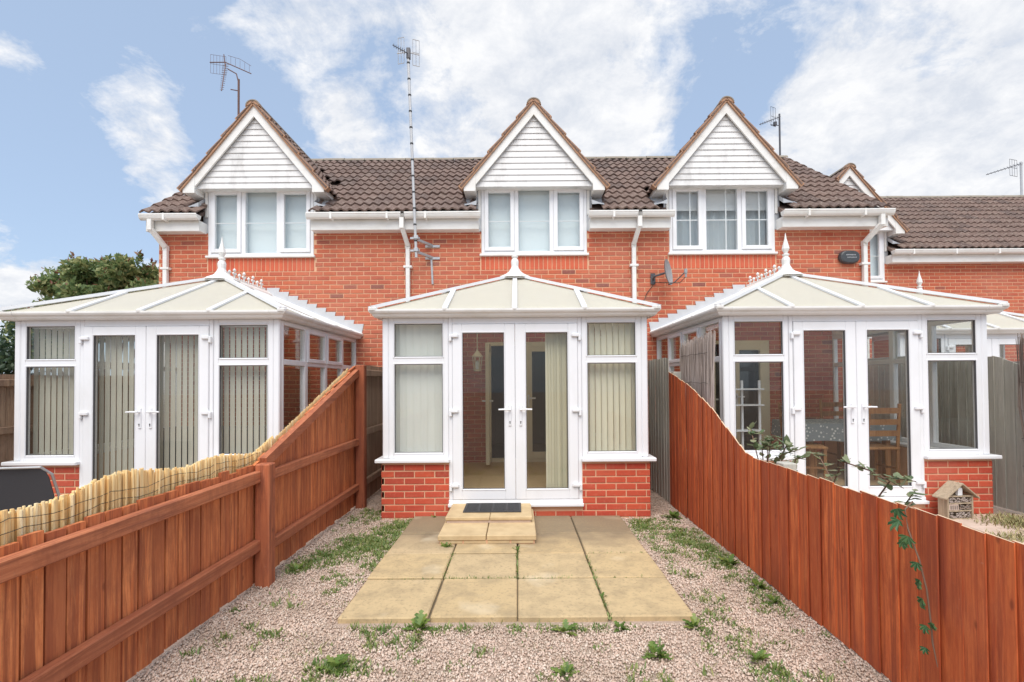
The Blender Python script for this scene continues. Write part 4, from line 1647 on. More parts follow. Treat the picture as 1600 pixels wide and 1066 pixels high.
# reed screen behind the left fence
rs = thing('reed_screen', 'pale yellow reed screen tied with wire behind the stained fence', 'screen', (FX - 0.075, 2.6, 0.25))
reeds = []
for k_ in range(5):
    b = MB()
    b.tube([(0, 0, 0), (0.002 * (k_ - 2), 0.002, 0.4), (0.003 * (2 - k_), -0.002, 0.80)], [0.0072, 0.0068, 0.006], 6)
    reeds.append(b.mesh('reed', 'reed'))
y, i = 1.5, 0
while y < 4.08 and i < 300:
    top = 1.018 + 0.022 * math.sin(y * 3.1) + 0.02 * math.sin(y * 7.7 + 1) + random.uniform(-.010, .010)
    if y > 3.55:
        top = max(top - 0.02 * (y - 3.55), left_top(y) + 0.02)
    o = link('reed', random.choice(reeds), rs, loc=(random.uniform(-.014, .010), y - 2.6, top - 0.80 - 0.25))
    o.rotation_euler = (random.gauss(0, .007), random.uniform(-.008, .008), random.uniform(0, 6))
    s = random.uniform(0.85, 1.25)
    o.scale = (s, s, 1)
    y += random.uniform(0.0080, 0.0112)
    i += 1
for z in (0.92, 0.965):
    b = MB()
    pts = [(0.016 + random.uniform(-.004, .004), -1.25 + q * 0.06, z - 0.25 + 0.010 * math.sin(q * .8) + random.uniform(-.006, .006)) for q in range(47)]
    b.tube(pts, 0.0014, 4)
    b.build('wire', 'cable', rs)
# second layer of the mat, and reeds peeping over the sloping bay
b = MB()
y = 1.5
while y < 4.08:
    tp = 1.010 + 0.022 * math.sin(y * 3.1) + 0.02 * math.sin(y * 7.7 + 1) + random.uniform(-.012, .006)
    if y > 3.55:
        tp = max(tp - 0.02 * (y - 3.55), left_top(y) + 0.012)
    ln = random.gauss(0, .006)
    b.tube([(-0.020 + random.uniform(-.004, .004), y - 2.6, tp - 0.25 - 0.6), (-0.020, y - 2.6 + ln, tp - 0.25)], 0.0072, 5, r=random.random())
    y += 0.0088
y = 4.08
while y < 5.85:
    tp = left_top(y) + random.uniform(-0.012, 0.004)
    b.tube([(0, y - 2.6, tp - 0.25 - 0.35), (0, y - 2.6 + 0.004, tp - 0.25)], 0.0045, 4, r=random.random())
    y += 0.013
stuff(b.build('reed_row', 'reed', rs))


def board_fence(label, x, y0, y1, top, m, rails_side, wd=0.118, name='garden_fence', gap=0.022, posts=(), post_m=None, zs=(0.25, 0.85, 1.45), edge=None):
    t = thing(name, label, 'fence', (x, (y0 + y1) / 2, 0))
    ym = (y0 + y1) / 2
    y = y0
    while y < y1 - 0.02:
        w_ = min(wd + random.uniform(-.012, .012), y1 - y)
        b = MB()
        h0, h1 = top(y), top(y + w_)
        th = 0.012
        j = random.uniform(-.003, .005)
        r0 = random.uniform(-.006, .006)
        v = [(j - .0, 0, 0.0), (j + .011, w_ + gap, 0), (j + .011 + th, w_ + gap, 0), (j + th * .5, 0, 0),
             (j, 0, h0 + r0), (j + .011, w_ + gap, h1 + r0), (j + .011 + th, w_ + gap, h1 + r0), (j + th * .5, 0, h0 + r0)]
        b.add(v, [(3, 2, 1, 0), (4, 5, 6, 7), (0, 1, 5, 4), (1, 2, 6, 5), (2, 3, 7, 6), (3, 0, 4, 7)])
        me = b.mesh('board', m)
        if edge:
            me.materials.append(MATS[edge])
            me.polygons[1].material_index = 1
        link('board', me, t, loc=(0, y - ym, 0.0))
        y += w_
    s = rails_side
    for z in zs:
        ya = y0
        # rail only where the fence is tall enough
        while ya < y1 and min(top(ya), top(ya + .05)) < z + 0.12:
            ya += 0.05
        yb = ya
        while yb < y1 and top(yb) >= z + 0.12:
            yb += 0.05
        yb = min(yb, y1)
        if yb - ya > 0.3:
            b = MB()
            a, e = sorted((s * 0.001 if s < 0 else 0.024, s * 0.05 if s < 0 else 0.072))
            b.cbox(a, e, ya - ym, yb - ym, z, z + 0.08, 0.005)
            b.build('rail', m if not post_m else post_m, t)
    for py in posts:
        b = MB()
        a, e = sorted((s * 0.001 if s < 0 else 0.024, s * 0.10 if s < 0 else 0.12))
        b.cbox(a, e, py - ym - 0.05, py - ym + 0.05, -0.03, top(py) + 0.02, 0.006)
        b.build('post', post_m or m, t)
    return t


def right_top(y):
    if y < 3.95:
        return 0.90
    u = (y - 3.95) / (6.0 - 3.95)
    return 0.90 + 0.72 * u + 0.10 * math.sin(math.pi * u)


board_fence('orange brown stained close boarded fence with a swept top and a creeper', 1.85, 0.9, 6.0, right_top, 'stain_right', 1, zs=(0.2, 0.65), posts=(1.0, 3.5, 5.9), edge='lit_edge', post_m='wood_grey')
board_fence('grey weathered boarded panel between two conservatories, beside the swept stained fence', 1.86, 6.01, 8.02, lambda y: 1.80, 'wood_grey', 1)
board_fence('brown weathered boarded panel with rails, beyond the tall stained post', FX - 0.02, 5.97, 8.02, lambda y: 1.74, 'wood_brown', 1, zs=(0.22, 0.85, 1.60), posts=(8.0,))
board_fence('old grey brown fence in front of the dark green bush', -5.98, 3.0, 8.0, lambda y: 1.64, 'wood_brown', 1, zs=(0.3, 0.95, 1.5))
board_fence('grey fence beside the insect house garden, dropping to a low end', 5.66, 3.2, 8.9, lambda y: 1.78 if y > 5.75 else max(0.95, 1.78 - (5.75 - y) * 0.42), 'wood_grey', 1)


def brush_screen(label, x, y0, y1, z0, ztop, m, n, lean=0.0):
    t = thing('brushwood_screen', label, 'screen', (x, (y0 + y1) / 2, z0), group='brushwood screens')
    ym = (y0 + y1) / 2
    b = MB()
    for i in range(n):
        u = (i + random.random()) / n
        y = y0 + (y1 - y0) * u - ym
        tp = ztop(u) - z0 + random.uniform(-.07, .05)
        ln = lean * (u - 0.5)
        b.tube([(random.uniform(-.02, .02), y * 0.75, 0), (random.uniform(-.02, .02), y + ln * .5, tp * 0.6), (random.uniform(-.03, .03), y + ln + random.uniform(-.02, .02), tp)], [0.009, 0.008, 0.004], 4, r=random.random())
    stuff(b.build('twig_mat', m, t))
    for q in range(6):
        z = (ztop(0.5) - z0) * (0.12 + 0.16 * q)
        b = MB()
        b.tube([(-0.03, (y0 - ym) * .95 + (y1 - y0) * .95 * s / 8, z + random.uniform(-.01, .01)) for s in range(9)], 0.002, 4)
        b.build('wire', 'cable', t)


brush_screen('grey brushwood screen rising above the swept stained fence', 1.99, 5.0, 5.85, 0.0, lambda u: 1.98 - 0.05 * u, 'brushwood', 260, 0.12)
brush_screen('dark brown brushwood screen against the grey fence by the insect house', 5.60, 4.35, 5.42, 0.0, lambda u: 1.88 + 0.1 * u, 'brushwood_dark', 280, 0.05)

# ------------------------------------------------------------------ things on the walls
# satellite dish
t = thing('satellite_dish', 'grey satellite dish on the brick wall beside the white downpipe', 'satellite dish', (2.34, 8.05, 3.20))
axis = Vector((0.86, -0.58, 0.14)).normalized()
u_ = axis.cross(Vector((0, 0, 1))).normalized()
w_ = u_.cross(axis)
dc_ = Vector((0.06, -0.26, 0.05))
b = MB()
v, f = [], []
N = 16
rings = [(0.0, 0.0), (0.09, 0.006), (0.16, 0.022), (0.205, 0.040)]
for rr, dd in rings:
    for k in range(N):
        a = 2 * math.pi * k / N
        v.append(dc_ + (u_ * math.cos(a) * 0.92 + w_ * math.sin(a) * 1.05) * rr + axis * dd)
for i in range(3):
    for k in range(N):
        f.append((i * N + k, i * N + (k + 1) % N, (i + 1) * N + (k + 1) % N, (i + 1) * N + k))
b.add(v, f)
v2 = [p - axis * 0.006 for p in v]
b.add(v2, [q[::-1] for q in f])
b.build('reflector', 'dish', t)
b = MB()
b.tube([(-0.09, -0.02, 0.0), (-0.09, -0.16, 0.02), dc_ - axis * 0.01], 0.018, 7)
b.cbox(-0.13, -0.05, -0.03, -0.012, -0.09, 0.09, 0.004)
b.build('bracket', 'dark_metal', t)
b = MB()
lp = dc_ + axis * 0.30 - w_ * 0.06
b.tube([dc_ - w_ * 0.20, dc_ - w_ * 0.19 + axis * 0.10, lp], 0.009, 6)
b.build('arm', 'dark_metal', t)
b = MB()
b.lathe([(0.02, -0.04), (0.026, -0.02), (0.026, 0.03), (0.018, 0.04)], 8, tuple(lp))
b.tube([lp, lp + Vector((0.0, 0, -0.09))], 0.016, 6)
b.build('receiver', 'dish', t)
b = MB()
b.tube([lp + Vector((0, 0, -0.08)), lp + Vector((-0.08, 0.05, -0.17)), lp + Vector((-0.22, 0.15, -0.15)), (-0.06, -0.03, -0.06), (-0.2, -0.02, -0.25), (-0.29, -0.015, -0.5), (-0.33, -0.012, -1.2)], 0.006, 5)
b.build('cable', 'cable', t)

# oval alarm box
t = thing('alarm_box', 'black oval alarm box high on the brick wall beside the downpipe', 'alarm box', (5.49, 8.03, 3.535))
b = MB()
prof = []
for dy, s in ((0.0, 1.0), (-0.03, 1.0), (-0.055, 0.93), (-0.065, 0.80)):
    prof.append([(0.168 * s * math.copysign(abs(math.cos(a)) ** .8, math.cos(a)), dy, 0.112 * s * math.copysign(abs(math.sin(a)) ** .8, math.sin(a))) for a in [2 * math.pi * k / 24 for k in range(24)]])
v = [p for ring in prof for p in ring]
f = [(i * 24 + k, (i + 1) * 24 + k, (i + 1) * 24 + (k + 1) % 24, i * 24 + (k + 1) % 24) for i in range(3) for k in range(24)]
f.append(tuple(range(72, 96)))
b.add(v, f)
b.build('cover', 'black_plastic', t)
b = MB()
for row, (z, x0, x1, h_) in enumerate(((0.022, -0.075, 0.085, 0.018), (-0.018, -0.055, 0.09, 0.014))):
    x = x0
    while x < x1:
        wd = random.uniform(0.010, 0.018)
        b.box(x, x + wd * .6, -0.0668, -0.0655, z + random.uniform(-.002, .002), z + h_ * random.uniform(.7, 1.0))
        x += wd
b.build('lettering', 'pale_print', t)


# ------------------------------------------------------------------ aerials
def grid(b, c, ux, uz, wx, hz, nx, rad):
    c, ux, uz = Vector(c), Vector(ux), Vector(uz)
    for i in range(nx):
        q = c + ux * (wx * (i / (nx - 1) - .5))
        b.tube([q - uz * hz / 2, q + uz * hz / 2], rad, 4)
    for s in (-.5, .0, .5):
        b.tube([c - ux * wx / 2 + uz * hz * s, c + ux * wx / 2 + uz * hz * s], rad * 1.2, 4)


def yagi(b, p, q, n, l0, l1, el, rad=0.006):
    p, q, el = Vector(p), Vector(q), Vector(el).normalized()
    b.tube([p, q], rad * 1.7, 5)
    for i in range(n):
        c = p.lerp(q, (i + 0.5) / n)
        L = l0 + (l1 - l0) * i / n
        b.tube([c - el * L / 2, c + el * L / 2], rad, 4)


# tall mast on the middle house
t = thing('tv_aerial', 'tall grey aerial mast with two small grids, bracketed to the brick wall', 'aerial', (-1.60, 7.70, 3.50), group='television aerials')
b = MB()
top = Vector((-0.12, -0.02, 3.32))
b.tube([(0, 0, 0), top], 0.022, 8)
b.build('mast', 'aluminium', t)
b = MB()
for i in range(12):
    q = top * (0.08 + 0.078 * i)
    b.lathe([(0.026, -0.012), (0.026, 0.012)], 8, tuple(q))
b.build('tape_band', 'cable', t)
for z in (0.30, 0.10):
    b = MB()
    b.beam((-0.06, 0.02, z), (0.20, 0.34, z - 0.04), 0.03, 0.04)
    b.beam((-0.10, 0.025, z + .0), (0.05, 0.025, z + .0), 0.03, 0.03)
    b.beam((0.08, 0.335, z - 0.05), (0.32, 0.335, z - 0.05), 0.02, 0.04)
    b.cbox(-0.035, 0.035, -0.035, 0.035, z - .01, z + 0.05, 0.005)
    b.build('wall_bracket', 'steel', t)
b = MB()
b.beam((0.20, 0.33, -0.36), (0.18, 0.325, 0.07), 0.03, 0.03, (0, 1, 0))
b.build('strut', 'steel', t)
b = MB()
for sx in (-1, 1):
    grid(b, top + Vector((sx * 0.12, 0.05, 0.01 - sx * 0.02)), (1, 0.25 * sx, -0.1 if sx > 0 else 0), (0, 0, 1), 0.10, 0.42, 3, 0.005)
b.tube([top + Vector((-0.18, 0.03, -.03)), top + Vector((0, 0, -.03)), top + Vector((0.18, 0.03, -.06))], 0.008, 5)
b.build('reflector', 'aluminium', t)
b = MB()
yagi(b, top + Vector((0, -.02, -.06)), top + Vector((-0.10, -0.55, -0.30)), 7, 0.08, 0.05, (0, .3, -1), 0.004)
b.cbox(top.x - .02, top.x + .04, top.y - .03, top.y + .03, top.z - .14, top.z + .03, 0.005)
b.build('receiver', 'dark_metal', t)

# left roof aerial
t = thing('tv_aerial', 'rusty aerial with a wide grid on a pole behind the end dormer', 'aerial', (-5.93, 10.3, 6.10), group='television aerials')
b = MB()
b.tube([(0, 0, 0), (0, 0, 1.93)], 0.022, 7)
b.build('mast', 'rust', t)
b = MB()
b.tube([(0, 0, 1.85), (-0.05, 0, 2.05), (-0.22, -.02, 2.14)], 0.012, 6)
b.tube([(0, 0, 1.68), (-0.16, -0.02, 1.70)], 0.010, 6)
b.build('bracket', 'rust', t)
b = MB()
yagi(b, (-0.28, 0.0, 2.26), (-0.06, -0.5, 1.38), 14, 0.14, 0.07, (1, 0, 0.1), 0.005)
b.build('boom', 'rust', t)
b = MB()
grid(b, (-0.45, 0.02, 2.26), (1, 0.3, 0.02), (0, 0, 1), 0.28, 0.40, 6, 0.003)
b.tube([(-0.24, 0.02, 2.46), (0.0, 0.05, 2.40), (0.22, 0.08, 2.27)], 0.004, 4)
for q in range(5):
    b.tube([(-0.2 + q * 0.1, 0.05, 2.46 - q * 0.045), (-0.2 + q * 0.1, 0.05, 2.30 - q * 0.045)], 0.003, 4)
b.tube([(-0.60, -0.03, 2.28), (-0.29, 0.0, 2.30), (0.24, 0.05, 2.08)], 0.011, 5)
b.tube([(-0.29, 0, 2.22), (-0.32, 0, 2.47)], 0.010, 5)
b.build('reflector', 'rust', t)

# right roof aerial
t = thing('tv_aerial', 'dark aerial on a short pole at the end of the terrace ridge', 'aerial', (5.85, 10.7, 6.50), group='television aerials')
b = MB()
b.tube([(0, 0, 0), (0, 0, 0.92)], 0.02, 7)
b.build('mast', 'dark_metal', t)
b = MB()
yagi(b, (0.02, 0, 0.86), (-0.62, -0.35, 0.50), 10, 0.10, 0.05, (0, .2, 1), 0.005)
b.build('boom', 'dark_metal', t)
b = MB()
grid(b, (-0.14, 0.0, 0.86), (1, 0.5, 0), (0, 0, 1), 0.14, 0.42, 3, 0.004)
b.cbox(-0.13, -0.07, -.03, .03, 0.66, 0.74, 0.004)
b.tube([(-0.2, 0, 0.68), (0.0, 0, 0.66)], 0.008, 5)
b.build('reflector', 'dark_metal', t)
t = thing('tv_aerial', 'thin grey aerial on a pole on the long plain roof of the set back house', 'aerial', (13.80, 13.2, 6.45), group='television aerials')
b = MB()
b.tube([(0, 0, -0.1), (0, 0, 0.98)], 0.028, 7)
b.build('mast', 'aluminium', t)
b = MB()
yagi(b, (0.05, 0, 0.95), (-1.15, -0.2, 0.55), 11, 0.12, 0.05, (0, .6, 1), 0.006)
grid(b, (-0.16, 0.05, 0.84), (1, 0, -0.2), (0, 0, 1), 0.2, 0.45, 4, 0.005)
b.build('boom', 'dark_metal', t)


# ------------------------------------------------------------------ garden things
# sling chair in the left garden
t = thing('garden_chair', 'black sling garden chair with a tubular frame beside the conservatory behind the reed screen', 'chair', (-4.58, 4.55, -0.03), R(8))
b = MB()
v, f = [], []
nx, nz = 10, 10
for j in range(nz + 1):
    for i in range(nx + 1):
        x = (i / nx - .5) * 0.52
        s = j / nz
        rr = 0.0
        zz_ = 0.36 + 0.42 * s
        y = 0.0 - 0.14 * s + 0.02 * math.cos(x * 6)
        if s > 0.85:
            x *= 1 - (s - .85) * 0.9
        v.append((x, y, zz_))
for j in range(nz):
    for i in range(nx):
        a = j * (nx + 1) + i
        f.append((a, a + 1, a + nx + 2, a + nx + 1))
b.add(v, f)
b.add([(p[0], p[1] + 0.006, p[2]) for p in v], [q[::-1] for q in f])
b.build('backrest', 'sling', t, smooth=True)
b = MB()
b.box(-0.24, 0.24, 0.02, 0.46, 0.375, 0.385)
b.build('seat', 'sling', t)
b = MB()
b.tube([(-0.27, 0.05, 0.36), (-0.272, -0.09, 0.72), (-0.22, -0.145, 0.795), (0.22, -0.145, 0.795), (0.272, -0.09, 0.72), (0.27, 0.05, 0.36)], 0.012, 7)
for sx in (-1, 1):
    b.tube([(sx * 0.27, 0.0, 0.36), (sx * 0.27, 0.48, 0.37)], 0.012, 7)
b.build('frame', 'steel', t)
for sx in (-1, 1):
    for (ya, yb) in ((0.05, 0.46), (0.42, 0.0)):
        b = MB()
        b.tube([(sx * 0.275, ya, 0.36), (sx * 0.275, yb, 0.0)], 0.011, 7)
        b.build('leg', 'steel', t)

# paving, insect house and clippings in the right garden
b = MB()
b.box(1.95, 5.6, 3.0, 5.44, -0.03, -0.006)
pg = b.build('paving', 'soil')
pg['kind'] = 'structure'
for j in range(5):
    for i in range(7):
        b = MB()
        b.cbox(2.12 + i * 0.49 + .005, 2.12 + (i + 1) * 0.49 - .005, 3.02 + j * 0.485 + .005, 3.02 + (j + 1) * 0.485 - .005, -0.02, 0.006 + random.uniform(-.003, .003), 0.005)
        b.build('slab', 'paving_pink', pg)
t = thing('insect_house', 'small wooden insect house with a pitched roof against the dwarf wall', 'insect house', (4.72, 5.28, 0.006), R(6))
b = MB()
for sx in (-1, 1):
    b.box(sx * 0.145 - 0.008, sx * 0.145 + 0.008, -0.055, 0.055, 0, 0.25)
for z in (0.0, 0.085, 0.165, 0.24):
    b.box(-0.137, 0.137, -0.05, 0.05, z, z + 0.012)
b.box(-0.137, 0.137, 0.045, 0.055, 0.012, 0.24)
b.prism([(-0.14, 0.252), (0.14, 0.252), (0, 0.37)], 'y', 0.03, 0.05)
b.build('case', 'hotel_wood', t)
for sx in (-1, 1):
    b = MB()
    b.prism([(0, 0.395), (sx * 0.20, 0.235), (sx * 0.20, 0.222), (0, 0.38)], 'y', -0.085, 0.075)
    b.build('roof_board', 'hotel_wood', t)
b = MB()
for z0, z1, n in ((0.015, 0.083, 26), (0.18, 0.238, 30)):
    for i in range(n * 2):
        x = random.uniform(-0.128, 0.128)
        z = random.uniform(z0, z1 - .01)
        b.tube([(x, -0.046, z), (x + random.uniform(-.03, .03), -0.04, z + random.uniform(-.01, .012))], 0.006, 5, r=random.random())
b.build('twig_fill', 'brushwood', t)
b = MB()
b.box(-0.13, -0.02, -0.05, -0.03, 0.1, 0.162)
b.build('front_plate', 'paving_pink', t)
b = MB()
for i in range(4):
    b.box(-0.115 + i * 0.024, -0.105 + i * 0.024, -0.052, -0.05, 0.108, 0.152)
b.build('slot', 'room', t)
b = MB()
for i in range(40):
    x = random.uniform(-0.01, 0.128)
    z = random.uniform(0.102, 0.155)
    b.tube([(x, -0.046, z), (x + random.uniform(-.02, .02), -0.04, z + random.uniform(-.01, .01))], 0.006, 5, r=random.random())
b.build('twig_fill', 'brushwood_dark', t)
b = MB()
b.prism([(-0.02, 0.255), (0.035, 0.255), (0.035, 0.33), (-0.01, 0.355)], 'y', -0.045, -0.02)
b.build('gable_block', 'pvc', t)


def leaf_cloud(n, centre, rad, size, aspect=2.0, up=0.3):
    """numpy leaves: folded rhombs (2 triangles each)"""
    d = rng.normal(size=(n, 3))
    d /= np.linalg.norm(d, axis=1)[:, None]
    r = rng.random(n) ** 0.45
    c = np.array(centre) + d * r[:, None] * np.array(rad)
    a = rng.normal(size=(n, 3)) + d * 0.6 + np.array([0, 0, up])
    a /= np.linalg.norm(a, axis=1)[:, None]
    s = np.cross(a, rng.normal(size=(n, 3)))
    s /= np.linalg.norm(s, axis=1)[:, None]
    L = size * (0.6 + 0.8 * rng.random(n))[:, None]
    nrm = np.cross(a, s)
    p0 = c - a * L / 2
    p2 = c + a * L / 2
    p1 = c + s * L / (2 * aspect) + nrm * L * 0.1
    p3 = c - s * L / (2 * aspect) + nrm * L * 0.1
    v = np.stack([p0, p1, p2, p3], 1).reshape(-1, 3)
    base = np.arange(n)[:, None] * 4
    tr = np.concatenate([base + np.array([0, 1, 2]), base + np.array([0, 2, 3])], 1).reshape(-1, 3)
    rv = np.repeat(rng.random(n), 2)
    return v, tr, rv


def merge(parts):
    vs, ts, rs_, o = [], [], [], 0
    for v, t_, r_ in parts:
        vs.append(v)
        ts.append(t_ + o)
        rs_.append(r_)
        o += len(v)
    return np.concatenate(vs), np.concatenate(ts), np.concatenate(rs_)


def shrub(label, loc, clumps, m, n_leaf, size, red=0, name='shrub'):
    t = thing(name, label, 'shrub', loc)
    parts = [leaf_cloud(int(n_leaf * c[6]), c[:3], c[3:6], size) for c in clumps]
    o = numpy_tris('crown', m, *merge(parts), parent=t)
    if red:
        parts = [leaf_cloud(max(6, int(red * c[6])), (c[0], c[1], c[2] + c[5] * 0.55), (c[3] * 1.0, c[4], c[5] * 0.6), size * 0.9, 2.2, 0.8) for c in clumps]
        numpy_tris('young_leaves', 'leaf_red', *merge(parts), parent=t)
    b = MB()
    for c in clumps[:14]:
        b.tube([(random.uniform(-.08, .08), random.uniform(-.08, .08), 0), (c[0] * .5, c[1] * .5, c[2] * .55), c[:3]], [0.03, 0.02, 0.008], 5)
    b.build('trunk', 'stem', t)
    return t


cl = []
for i in range(64):
    x = random.uniform(-1.2, 1.15)
    zt = 3.74 if x > -0.35 else 3.74 - (-0.35 - x) * 0.85
    z = zt - 0.12 - abs(random.gauss(0, .55))
    cl.append((x, random.uniform(-.6, .6), z, random.uniform(.18, .32), random.uniform(.2, .35), random.uniform(.16, .28), 1.0))
for i in range(14):     # shoots at the top
    x = random.uniform(-1.2, 1.1)
    zt = 3.72 if x > -0.35 else 3.72 - (-0.35 - x) * 0.85
    cl.append((x, random.uniform(-.4, .4), zt + .02, .045, .045, .12, 0.035))
shrub('tall leafy green shrub with reddish tips beside the end house wall', (-7.38, 8.75, -0.03), cl, 'leaf_shrub', 420, 0.095, 14)
cl = [(random.uniform(-.7, .7), random.uniform(-.5, .5), random.uniform(1.2, 2.25), .3, .3, .26, 1.0) for i in range(22)]
shrub('dark green bush behind the old fence', (-7.35, 6.75, -0.03), cl, 'leaf_dark', 190, 0.075)


def rose(label, loc, stems, seed, size=0.055):
    random.seed(seed)
    t = thing('climbing_plant', label, 'plant', loc, group='climbers over the stained fence')
    b = MB()
    leaves = []
    for st in stems:
        pts = [Vector(p) for p in st]
        b.tube(pts, [0.005] * (len(pts) - 1) + [0.002], 5)
        for a, q in zip(pts[:-1], pts[1:]):
            for i in range(6):
                c = a.lerp(q, (i + random.random()) / 6)
                for s_ in (-1, 1):
                    dr = Vector((random.uniform(-1, 1), random.uniform(-1, 1), random.uniform(-.2, .7))).normalized()
                    leaves.append((c, dr))
    b.build('stem', 'stem', t)
    for c, dr in leaves:
        b = MB()
        sd_ = dr.cross(Vector((0, 0, 1))).normalized()
        nn = sd_.cross(dr)
        L = size * random.uniform(.7, 1.35)
        p = [c, c + dr * L * .35 + sd_ * L * .28 + nn * L * .05, c + dr * L * .75 + sd_ * L * .2, c + dr * L, c + dr * L * .75 - sd_ * L * .2, c + dr * L * .35 - sd_ * L * .28 + nn * L * .05]
        b.add(p, [(0, 1, 2, 3), (0, 3, 4, 5)])
        b.build('leaf', 'leaf_rose', t)


rose('rose leaves on thin stems above the dip of the stained fence', (2.03, 4.0, 0.0),
     [[(0, 0.05, 0), (0.02, 0.1, 0.7), (0.0, 0.22, 1.02), (0.02, 0.30, 1.10)], [(0, 0, 0), (0.05, -.05, .8), (0.06, -.2, 1.0), (0.02, -.32, 1.0)],
      [(0.02, 0.1, 0.6), (0.06, 0.05, 0.95), (0.05, -0.02, 1.06)], [(0.05, 0.1, .7), (0.12, 0.2, 0.96), (0.12, 0.32, 1.05)], [(0.1, -.1, .5), (.1, -.25, .9), (.08, -.42, .94)],
      [(0.06, 0.15, .7), (0.03, 0.12, .93), (0.02, 0.02, .97), (0.04, -.12, .96)], [(0.09, .0, .7), (0.09, -.1, .92), (0.1, -.3, .98)]], 21, 0.07)
rose('sparse arching bramble stems over the stained fence in front of the glazed doors', (2.03, 2.95, 0.0),
     [[(0, 0.2, 0), (0.02, 0.25, 0.8), (0.03, 0.15, 0.99), (0.02, -.1, 0.98), (0.02, -.35, 0.93)], [(0, 0.2, 0.3), (0.05, 0.3, .85), (0.05, 0.42, 0.98), (0.04, .5, .99)],
      [(0, -.1, 0), (0.05, -.1, .8), (0.06, -.22, 0.96), (0.03, -.42, .98)], [(0.0, -.3, .3), (0.03, -.35, .85), (0.0, -.45, .94)]], 22, 0.055)


def creeper_leaf(L):
    b = MB()
    for a, s in ((-1.25, .72), (-0.62, .92), (0.0, 1.0), (0.62, .92), (1.25, .72)):
        d = Vector((math.sin(a), 0, -math.cos(a)))
        e = Vector((math.cos(a), 0, math.sin(a)))
        l = L * s
        p = [Vector((0, 0, 0)), d * l * .45 + e * l * .17 + Vector((0, -.008, 0)), d * l * .8 + e * l * .11 + Vector((0, -.012, 0)), d * l + Vector((0, -.004, 0)),
             d * l * .8 - e * l * .11 + Vector((0, -.012, 0)), d * l * .45 - e * l * .17 + Vector((0, -.008, 0))]
        b.add(p, [(0, 1, 2, 3), (0, 3, 4, 5)], r=random.random())
    return b


random.seed(31)
t = thing('climbing_plant', 'creeper with five fingered leaves hanging down the stained fence', 'plant', (1.81, 2.2, 0.0))
pts = [(0.06, 0.12, 0.93), (0.0, 0.09, 0.90), (-0.012, 0.06, 0.82), (-0.012, 0.0, 0.70), (-0.01, -0.035, 0.58), (-0.012, -0.055, 0.45), (-0.01, -0.06, 0.36), (-0.012, -0.085, 0.27)]
b = MB()
b.tube(pts, [.004] * 7 + [.0015], 5)
b.build('stem', 'stem', t)
for (y, z, L) in ((0.12, 0.90, 0.075), (0.09, 0.855, 0.085), (0.04, 0.79, 0.08), (0.05, 0.76, 0.05), (-0.0, 0.69, 0.055), (-0.02, 0.615, 0.06), (-0.05, 0.54, 0.065), (-0.055, 0.455, 0.045), (-0.05, 0.435, 0.05), (-0.07, 0.34, 0.04)):
    o = creeper_leaf(L * 0.78).build('leaf', 'leaf_creeper', t)
    o.location = (-0.02 - random.uniform(0, .02), y + random.uniform(-.02, .02), z)
    o.rotation_euler = (random.uniform(-.5, .5), random.uniform(-.5, .2), R(-90) + random.uniform(-.4, .4))

# ------------------------------------------------------------------ weeds
wm = []
for q in range(5):
    random.seed(50 + q)
    b = MB()
    for i in range(22):
        a = random.uniform(0, 6.283)
        el = random.uniform(.25, 1.2)
        L = random.uniform(.05, .11)
        d = Vector((math.cos(a) * math.cos(el), math.sin(a) * math.cos(el), math.sin(el)))
        s_ = Vector((-math.sin(a), math.cos(a), 0))
        p0 = Vector((random.uniform(-.01, .01), random.uniform(-.01, .01), 0))
        rr = random.random()
        for u in (0.45, 0.7, 0.95):    # lobed leaf: three pairs of points
            w2 = L * (.22 if u < .9 else .14)
            c = p0 + d * L * u - Vector((0, 0, L * .25 * u * u))
            pv = p0 + d * L * (u - .3) - Vector((0, 0, L * .25 * (u - .3) ** 2))
            b.add([pv, c + s_ * w2, c + d * L * .08, c - s_ * w2], [(0, 1, 2), (0, 2, 3)], r=rr)
    wm.append(b.mesh('weed', 'leaf_weed'))
random.seed(77)
spots = [(-0.66, 4.44, 1.0, 'leafy green weed growing at the foot of the lower step'), (-0.62, 3.02, 1.25, 'bushy weed at the front edge of the paving, the tallest along that edge'),
         (0.28, 2.98, 1.0, 'weed tuft at the front edge of the paving close to its middle joint'), (0.62, 3.01, 0.8, 'small weed tuft at the paving edge beside an open joint'),
         (1.08, 3.02, 0.9, 'weed at the front corner of the paving'), (0.76, 2.72, 1.15, 'flat spreading weed on the gravel in front of the paving'),
         (-0.98, 2.62, 1.1, 'feathery weed patch on the gravel in front of the paving corner'), (0.24, 2.55, 0.85, 'small upright weed on open gravel near the spreading weed'),
         (1.28, 2.66, 0.9, 'loose weed on the gravel near the stained fence'), (1.72, 5.42, 1.5, 'large weed clump at the corner of the brick dwarf wall'),
         (0.575, 3.42, 0.55, 'tiny weed in the joint between two front slabs'), (-0.02, 4.36, 0.6, 'small weed in the joint below the lower step corner'),
         (-1.80, 3.98, 0.9, 'weed at the foot of the short stained post'), (1.74, 3.35, 0.9, 'dark leafed weed against the stained fence foot'),
         (1.76, 3.6, 1.1, 'ivy like weed climbing at the stained fence foot'), (1.74, 4.05, 1.2, 'weed tuft under the stained fence midway along'),
         (1.62, 2.35, 0.9, 'low weed by the stained fence below the hanging creeper'), (0.10, 5.40, 0.5, 'tiny weed in front of the brick plinth beside the steps'),
         (-0.93, 5.40, 0.7, 'small weed at the foot of the dwarf wall below the pale closed blind')]
